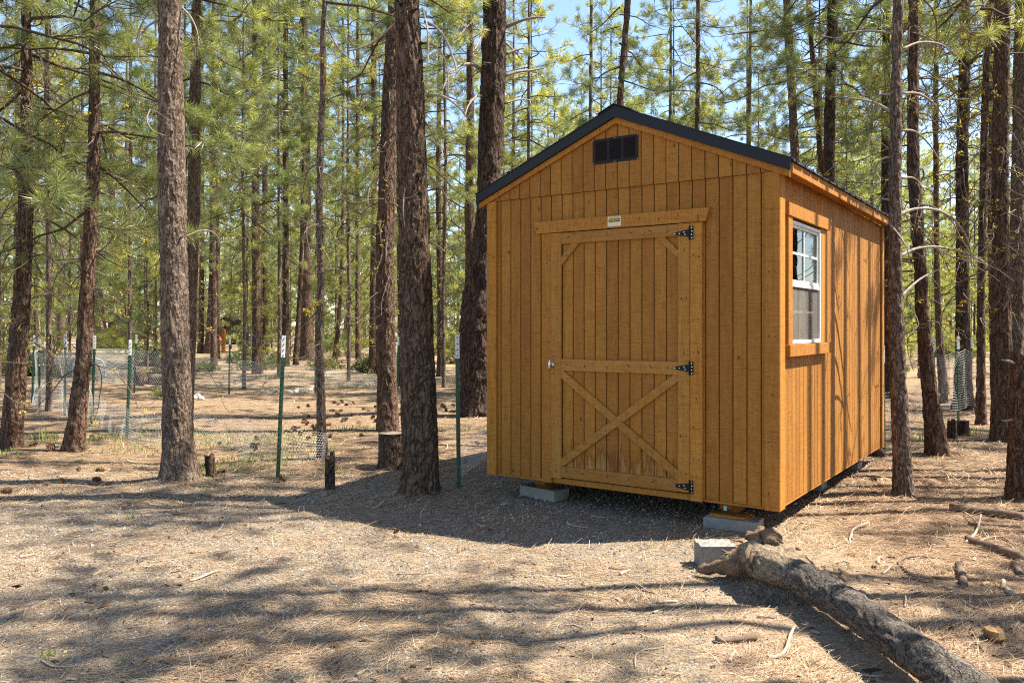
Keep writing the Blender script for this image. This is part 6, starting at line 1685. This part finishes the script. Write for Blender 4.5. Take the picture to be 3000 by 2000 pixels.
# ------------------------------------------------------------------ sticks
def stick(pts, r, label, mat=M_STICK, group=None, name='stick', ragged=.15, lift=0):
    Q = []
    for p in pts:
        Z = dz(p[1]); X = px(p[0], Z); Q.append((X, Z, float(ground_h(X, Z))+r*.8+(p[2] if len(p) > 2 else 0)+lift))
    Q = np.array(Q); org = Q[0].copy(); Q -= org
    m = (len(Q)-1)*5+1; ti = np.linspace(0, len(Q)-1, m)
    S = np.stack([np.interp(ti, np.arange(len(Q)), Q[:, k]) for k in range(3)], 1)
    for _ in range(3): S[1:-1] = S[:-2]*.25+S[1:-1]*.5+S[2:]*.25
    R = np.linspace(r, r*.6, m)*(1+ragged*RNG.normal(0, .5, m))
    b = MB().tube(S, R, 8)
    o = b.build(name, mat, None, smooth=True); o.location = org
    return tag(o, label, 'stick', group)
def z3(x, y, h=0): return (2000+.42517*x, 1450+.42517*y, h)
def z4(x, y, h=0): return (x*.44643, 1300+y*.44643, h)
def z5(x, y, h=0): return (1000+x*.44643, 1300+y*.44643, h)
for (pts, r, lab, mt) in (
    ([z3(1160, 300), z3(1165, 255, .01), z3(1200, 235, .02), z3(1285, 200, .02)], .014, 'bleached crooked stick bent upward, right of the log root end', M_STICK),
    ([z3(1155, 335), z3(1150, 310, .01), z3(1165, 255, .015)], .008, 'short bleached stick under the crooked stick right of the log root', M_STICK),
    ([z3(1350, 232), z3(1480, 235), z3(1610, 228)], .006, 'thin straight pale twig behind the bleached crooked stick', M_STICK),
    ([z3(1945, 315), z3(2010, 290, .02), z3(2040, 240, .03), z3(2055, 180, .05)], .013, 'thick bleached forked stick pointing up near the right edge', M_STICK),
    ([z3(1945, 145, .02), z3(2000, 190, .03), z3(2050, 240, .03), z3(2100, 290)], .008, 'bleached stick crossing the forked stick near the right edge', M_STICK),
    ([z3(1700, 285), z3(1820, 293), z3(1950, 310)], .008, 'long pale twig leading left from the forked stick', M_STICK),
    ([z3(1690, 315), z3(1700, 350), z3(1780, 358), z3(1900, 365)], .006, 'hooked pale twig below the forked stick', M_STICK),
    ([z3(2000, 320), z3(2100, 295, .01), z3(2210, 290, .01), z3(2300, 350)], .008, 'arched pale twig right of the forked stick', M_STICK),
    ([z3(1590, 600), z3(1540, 555), z3(1480, 480), z3(1510, 445, .01), z3(1620, 440, .01), z3(1740, 435)], .013, 'brown curved branch bending round behind the fallen log', M_STICKD),
    ([z3(1350, 490), z3(1345, 460, .02), z3(1370, 440, .02)], .012, 'short curled stick behind the fallen log', M_STICK),
    ([z3(1360, 440, .02), z3(1400, 455), z3(1450, 460)], .006, 'thin twig touching the short curled stick', M_STICK),
    ([z3(1375, 570), z3(1410, 550, .01), z3(1440, 515, .01)], .010, 'stubby pale stick below the short curled stick', M_STICK),
    ([z3(1205, 570), z3(1230, 560), z3(1245, 525, .01)], .006, 'small hooked twig just behind the log', M_STICK),
    ([z3(1845, 720), z3(1920, 770), z3(2000, 815), z3(2090, 850)], .008, 'long pale grey stick pointing to the lower right behind the log', M_STICK),
    ([z3(1980, 785), z3(1975, 750), z3(2000, 722)], .006, 'thin hooked twig right of the long pale grey stick', M_STICK),
    ([z3(1530, 830), z3(1540, 790, .01), z3(1530, 765, .02)], .007, 'small upright pale twig near the upper side of the log', M_STICK),
    ([z3(1615, 630), z3(1700, 650), z3(1830, 668)], .006, 'thin grey twig lying below the thick brown chunk of branch', M_STICKD),
    ([z3(2205, 690), z3(2215, 650), z3(2200, 610)], .018, 'short pale bark chip standing on end near the right edge', M_STICK),
    ([z3(1190, 1215), z3(1270, 1232), z3(1360, 1242)], .008, 'pale grey stick in the shade just left of the fallen log', M_STICK),
    ([z3(515, 885), z3(590, 888), z3(650, 890)], .010, 'short brown stick on the shaded sand left of the log', M_STICKD),
    ([z3(580, 1130), z3(660, 1135), z3(715, 1100, .01), z3(740, 1030, .02), z3(770, 975, .03)], .013, 'bleached antler shaped stick curving upward on the sand', M_STICK),
    ([z3(320, 1160), z3(340, 1130), z3(362, 1100)], .012, 'small pale wood chip left of the antler shaped stick', M_STICK),
    ([z3(730, 745), z3(800, 735), z3(880, 725)], .007, 'dark twig under the near side of the log by the hollow', M_STICKD),
    ([z3(810, 185), z3(900, 195), z3(955, 202)], .008, 'straight pale twig in the litter right of the near corner block', M_STICK),
    ([z3(1780, 860-640), z3(1800, 235), z3(1900, 225)], .005, 'slight twig among the litter behind the crooked stick', M_STICKD),
    ([z4(1245, 925), z4(1330, 890, .005), z4(1410, 855, .006), z4(1480, 840)], .009, 'peeled tan stick lying on the sunlit gravel at lower left', M_STICK),
    ([z4(130, 758), z4(180, 745, .004), z4(225, 728)], .012, 'flat pale wood chip on the gravel near the left edge', M_STICK),
    ([z4(610, 870), z4(640, 855, .004), z4(668, 825)], .008, 'pale curved chip on the gravel right of the flat chip', M_STICK),
    ([z4(270, 1410), z4(340, 1438), z4(450, 1448), z4(590, 1438)], .007, 'long thin bowed twig near the lower left corner', M_STICK),
    ([z4(1870, 1245), z4(1885, 1215), z4(1950, 1198), z4(2020, 1198)], .0045, 'fine curled twig in the shade at the lower middle', M_STICK),
    ([z4(2080, 1245), z4(2120, 1240), z4(2165, 1232)], .010, 'pale stubby stick right of the fine curled twig', M_STICK),
    ([z4(675, 1385), z4(700, 1395), z4(730, 1392)], .008, 'small dark bark chip in the shade at lower left', M_STICKD),
    ([z4(1340, 1530), z4(1310, 1545), z4(1230, 1560)], .010, 'dark bark strip at the bottom edge', M_STICKD),
    ([z4(1400, 730), z4(1460, 722), z4(1500, 712)], .007, 'reddish twig on the sunlit gravel at the left', M_STICKD),
    ([z4(840, 1290), z4(930, 1280), z4(1010, 1262)], .006, 'thin straight twig across the shaded gravel', M_STICK),
    ([z5(210, 420), z5(250, 405), z5(290, 375, .01)], .012, 'curved pale bark piece on the dark gravel below the nearest thick trunk', M_STICK),
    ([z5(1475, 508), z5(1530, 530), z5(1620, 538)], .008, 'bleached curved twig in the shed shadow', M_STICK),
    ([z5(1640, 465), z5(1720, 478), z5(1790, 475)], .006, 'forked pale twig in the shed shadow below the door', M_STICK),
    ([z5(895, 520), z5(930, 530), z5(960, 522)], .009, 'small pale stick on the dark gravel between trunk and shed', M_STICK),
    ([z5(870, 378), z5(950, 380), z5(1015, 382)], .009, 'grey brown twig on the dark ground left of the front left block', M_STICKD),
    ([z5(1355, 395), z5(1360, 410), z5(1400, 405), z5(1440, 440)], .006, 'small broken twig by the front left block', M_STICK),
    ([z5(1828, 845), z5(1860, 830), z5(1895, 812)], .012, 'flat bleached stick on the sunlit ground in front of the shed', M_STICK),
    ([z5(2080, 1045), z5(2140, 1042), z5(2205, 1035)], .013, 'pale bone like stick on the sand left of the log', M_STICK),
    ([z5(2045, 1110), z5(2080, 1090), z5(2140, 1072)], .008, 'thin white twig beside the bone like stick', M_STICK),
    ([z5(1930, 1250), z5(1955, 1235), z5(1978, 1220)], .011, 'stubby pale stick on the shaded sand', M_STICK),
    ([z5(1470, 1198), z5(1530, 1198), z5(1585, 1222)], .007, 'small bowed grey twig at lower centre', M_STICK),
    ([z5(1930, 1460), z5(1925, 1400), z5(1980, 1370), z5(2080, 1366)], .0055, 'pale wire like twig curling on the sand at the bottom', M_STICK),
    ([z5(100, 1505), z5(125, 1495), z5(150, 1478)], .012, 'short white peeled stick at the bottom edge', M_STICK),
    ([z5(900, 1170+345), z5(1030, 1470), z5(1170, 1430)], .005, 'long thin twig on the sand at the bottom centre', M_STICKD),
    ([z5(365, 838), z5(480, 842), z5(600, 832)], .006, 'long flat needle twig casting shade on the gravel', M_STICKD),
    ([z5(1410, 860), z5(1450, 868), z5(1490, 852)], .011, 'curved tan bark piece on the sunlit gravel', M_STICK),
    ([z5(1755, 800), z5(1810, 806), z5(1860, 800)], .008, 'brown twig in front of the shed, lying level', M_STICKD)):
    stick(pts, r*.75, lab, mt)
# thick chunks
log_px('branch_chunk', [(2163+40, 1305), (2190+20, 1335), (2214, 1362)], .025, .020, 'thick brown broken branch piece lying right of the fallen log', M_STICKD, 'branch piece', sides=20, rough=.003)
log_px('branch_chunk', [(1645, 1490), (1690, 1488), (1735, 1482)], .012, .017, 'rotten dark branch piece lying on the sand left of the log', M_STICKD, 'branch piece', sides=20, rough=.006)
log_px('branch_chunk', [(2222, 1236), (2260, 1252), (2310, 1275), (2345, 1290)], .022, .030, 'split weathered wood piece near the right edge', M_STICKD, 'branch piece', sides=16, rough=.006)
log_px('branch_chunk', [(2180, 1175), (2260, 1183), (2352, 1196)], .030, .035, 'long low weathered branch lying toward the right edge', M_STICKD, 'branch piece', sides=16, rough=.004)
log_px('branch_chunk', [(2225, 1205), (2290, 1208), (2345, 1210)], .014, .012, 'thin dark branch lying below the long weathered branch', M_STICKD, 'branch piece', sides=12, rough=.002)
log_px('branch_chunk', [(2328, 1300), (2345, 1325)], .018, .020, 'stubby dark branch piece at the right edge', M_STICKD, 'branch piece', sides=14, rough=.003)
log_px('branch_chunk', [(2312, 1368), (2322, 1380)], .014, .016, 'short pale cut branch end near the right edge', M_STICK, 'branch piece', sides=14, rough=.002)
v, f4, f3 = tube_arrays([(0, 0, 0), (0, 0, .02), (0, 0, .05), (0, 0, .065)], [.02, .042, .036, .01], 12)
v = v*(1+.2*vnoise(v[:, 0], v[:, 1], v[:, 2], 60, 3))[:, None]
Zc = dz(1482*k_); o = MB().add(v, f3, f4).build('wood_knot', mat_plain('tan_knot', (.30, .17, .07), .85, bump=.7, var=.4), None); o.location = (px(2284*k_, Zc), Zc, float(ground_h(px(2284*k_, Zc), Zc))-.008)
tag(o, 'round tan wood knot lying near the lower right corner', 'wood knot')
# clods and bark crumbs by the root end
for i in range(16):
    x, y = 1.72+RNG.normal(0, .16), 4.5+RNG.normal(0, .16); s_ = RNG.uniform(.012, .035)
    v, f4, f3 = tube_arrays([(0, 0, -.6), (0, 0, -.2), (0, 0, .4), (0, 0, .7)], [.4, 1, .8, .2], 9); v = v*s_
    v = v*(1+.35*vnoise(v[:, 0]+i, v[:, 1], v[:, 2], 60, i))[:, None]
    o = MB().add(v, f3, f4).build('soil_clod', M_SOIL, None, smooth=True); o.location = (x, y, float(ground_h(x, y))+s_*.3); o.rotation_euler = (RNG.uniform(0, 1), RNG.uniform(0, 1), 0)
    tag(o, 'crumbly soil clod scattered beside the root end of the log', 'soil clod', 'soil clods beside the log root')

# ------------------------------------------------------------------ glimpses of the neighbour's place far behind
Zc = 66
cab = empty('cabin', (px(678, Zc), Zc, 0), 'dark cabin with low roof glimpsed far behind the left trees', 'cabin')
MB().box(-1.3, 1.3, 0, 2.4, 0, 1.55).build('walls', M_CABIN, cab)
MB().prism([(-1.7, 1.5), (1.7, 1.5), (0, 2.5)], -.5, 2.8).build('roof', mat_plain('cabin_roof', (.035, .02, .018), .8), cab)
MB().box(-.9, -.3, -.04, .02, .1, 1.3).build('door', M_DARKIN, cab); MB().box(.2, .9, -.04, .02, .6, 1.2).build('window', M_GLASS, cab)
o = MB().box(-.09, .09, -.09, .09, 0, 1.3).build('marker_post', M_POSTW, None, label='orange wooden post standing far behind the middle distance fence post', cat='post'); o.location = (px(655, 45), 45, 0)
def bundle(x, Z, z, mat, mat2, label, s=.5):
    t = empty('tarp_bundle', (px(x, Z), Z, 0), label, 'tarp')
    v, f4, f3 = tube_arrays([(-s, 0, 0), (-s*.6, 0, 0), (s*.6, 0, 0), (s, 0, 0)], [.05, z*.5, z*.55, .05], 12)
    v[:, 2] += z*.5; v = v*(1+.1*vnoise(v[:, 0], v[:, 1], v[:, 2], 4, 3))[:, None]
    MB().add(v, f3, f4).build('cover', mat, t, smooth=True)
    MB().tube([(-s*.9, -.02, z*.55), (-s*.3, -.1, z*1.05), (s*.3, -.1, z*1.1), (s*.9, -.02, z*.55)], .07, 6).build('strap', mat2, t)
bundle(731, 62, .75, M_BLUE, M_WHITE, 'blue and white covered bundle glimpsed far back between trunks')
bundle(634, 62, .7, M_RED, M_WHITE, 'red and white covered bundle glimpsed beside the broad flared pine', .4)
# ------------------------------------------------------------------ pines around the clearing outside the picture: they throw the dappled shade
# (x, y, trunk, crown kind, variant, crown base, crown scale, dead)
SH = [(3.75, 4.36, 3, 'near', 0, 7.2, .55, None), (4.75, 4.72, 3, 'open', 0, 7.0, .60, None), (5.3, 4.1, 3, 'near', 1, 7.4, .50, None), (4.6, 3.45, 3, 'near', 2, 6.6, .60, None), (6.6, 2.8, 3, 'open', 0, 7.0, .60, None), (8.9, 4.5, 3, 'near', 0, 7.6, .50, None), (9.5, 6.1, 3, 'near', 1, 7.6, .42, None), (10.6, 7.4, 1, 'near', 2, 8, .5, None), (5.9, 6.85, 3, 'open', 0, 11, .35, 4),
      (5.35, 7.42, 3, 'open', 1, 11.0, .4, 4), (6.4, 6.55, 3, 'open', 0, 10.5, .6, 4), (6.9, 7.95, 3, 'open', 0, 10.5, .7, 1), (7.9, 8.4, 3, 'open', 1, 9.5, .7, 2),
      (5.9, 2.3, 3, 'near', 1, 6.0, .65, None), (5.0, 2.9, 3, 'near', 0, 6.8, .48, None), (3.4, .4, 0, 'near', 2, 5.6, .9, 1), (7.8, 1.0, 2, 'near', 0, 4.4, 1.1, 2), (5.4, -1.2, 4, 'near', 1, 6, 1.2, 3),
      (11.8, 5.6, 0, 'near', 2, 3.8, 1.0, 1), (12.6, 10.0, 4, 'mid', 0, 4, 1.0, 2),
      (13.5, 3.0, 1, 'mid', 1, 3, 1.2, 0), (16, 11, 0, 'mid', 2, 3, 1.3, 2), (-6.5, 2.0, 0, 'near', 1, 5, 1.0, 0), (-4.5, -3.0, 2, 'near', 0, 5, 1.1, 1), (1.5, -4.5, 4, 'near', 2, 5, 1.2, 2), (11, -2, 2, 'mid', 0, 3, 1.3, 3), (17, 2, 0, 'mid', 1, 2, 1.3, 1)]
for i, (x, y, tk, kd, ci, cz, cs, dd) in enumerate(SH):
    simple_pine(x, y, tk, kd, ci, cz, cs, 'pine at the rim of the clearing whose crown shades the ground and the shed', 'pines around the rim of the clearing', dead=dd)

rs3 = np.random.default_rng(77)
n = 0
while n < 16:
    x = rs3.uniform(14, 30); y = rs3.uniform(-16, .55*x)
    if not free(x, y, 2.4): continue
    simple_pine(x, y, int(rs3.integers(0, 5)), 'mid', n % 3, rs3.uniform(.8, 3.5), rs3.uniform(.9, 1.2), 'pine at the rim of the clearing whose crown shades the ground and the shed', 'pines around the rim of the clearing'); n += 1
# ------------------------------------------------------------------ labels of the scattered pines: by look, then by what they stand between
REFS = [(-60, 'left edge'), (24, 'far left pine'), (166, 'leaning reddish trunk'), (400, 'thick sunlit trunk'), (526, 'lone far post'), (650, 'near green post'), (738, 'sinuous pine'), (890, 'reddish trunk'), (950, 'nearest thick trunk'),
        (1118, 'massive old pine'), (1430, 'roof peak'), (1820, 'right roof slope'), (2036, 'shed far corner'), (2062, 'slender bare pine'), (2110, 'leaning dark pine'), (2210, 'netting posts'), (2300, 'big right pine'), (2420, 'right edge')]
HUE = {'near': ('green', 'green', 'yellowish'), 'mid': ('green', 'yellowish', 'dark'), 'young': ('yellowish', 'yellowish', 'yellowish'), 'far': ('yellowish', 'green', 'dark')}
from collections import defaultdict
def ref(x, y):
    c = (CX+F*x/y)/k_
    i = 0
    while i < len(REFS)-2 and REFS[i+1][0] < c: i += 1
    return c, i
def rank(y): return 'nearer' if y < 24 else 'middle' if y < 40 else 'deep' if y < 62 else 'farthest'
ORD = ['leftmost', 'second from left', 'third from left', 'fourth from left', 'fifth from left', 'sixth from left']
bk = defaultdict(list)
for (root, x, y, size, kind, ci) in PINES:
    c, i = ref(x, y)
    bk['%s %s %s pine between %s and %s' % (size.split()[0], HUE[kind][ci], rank(y), REFS[i][1], REFS[i+1][1])].append((c, root))
for (t, x, y, sc_) in SHRUBS:
    c, i = ref(x, y)
    bk['%s olive %s shrub between %s and %s' % ('small' if sc_ < 1.1 else 'broad', rank(y), REFS[i][1], REFS[i+1][1])].append((c, t))
for lab, lst in bk.items():
    lst.sort(key=lambda t: t[0])
    for j, (c, root) in enumerate(lst): root['label'] = lab if len(lst) == 1 else ORD[min(j, 5)]+' '+lab
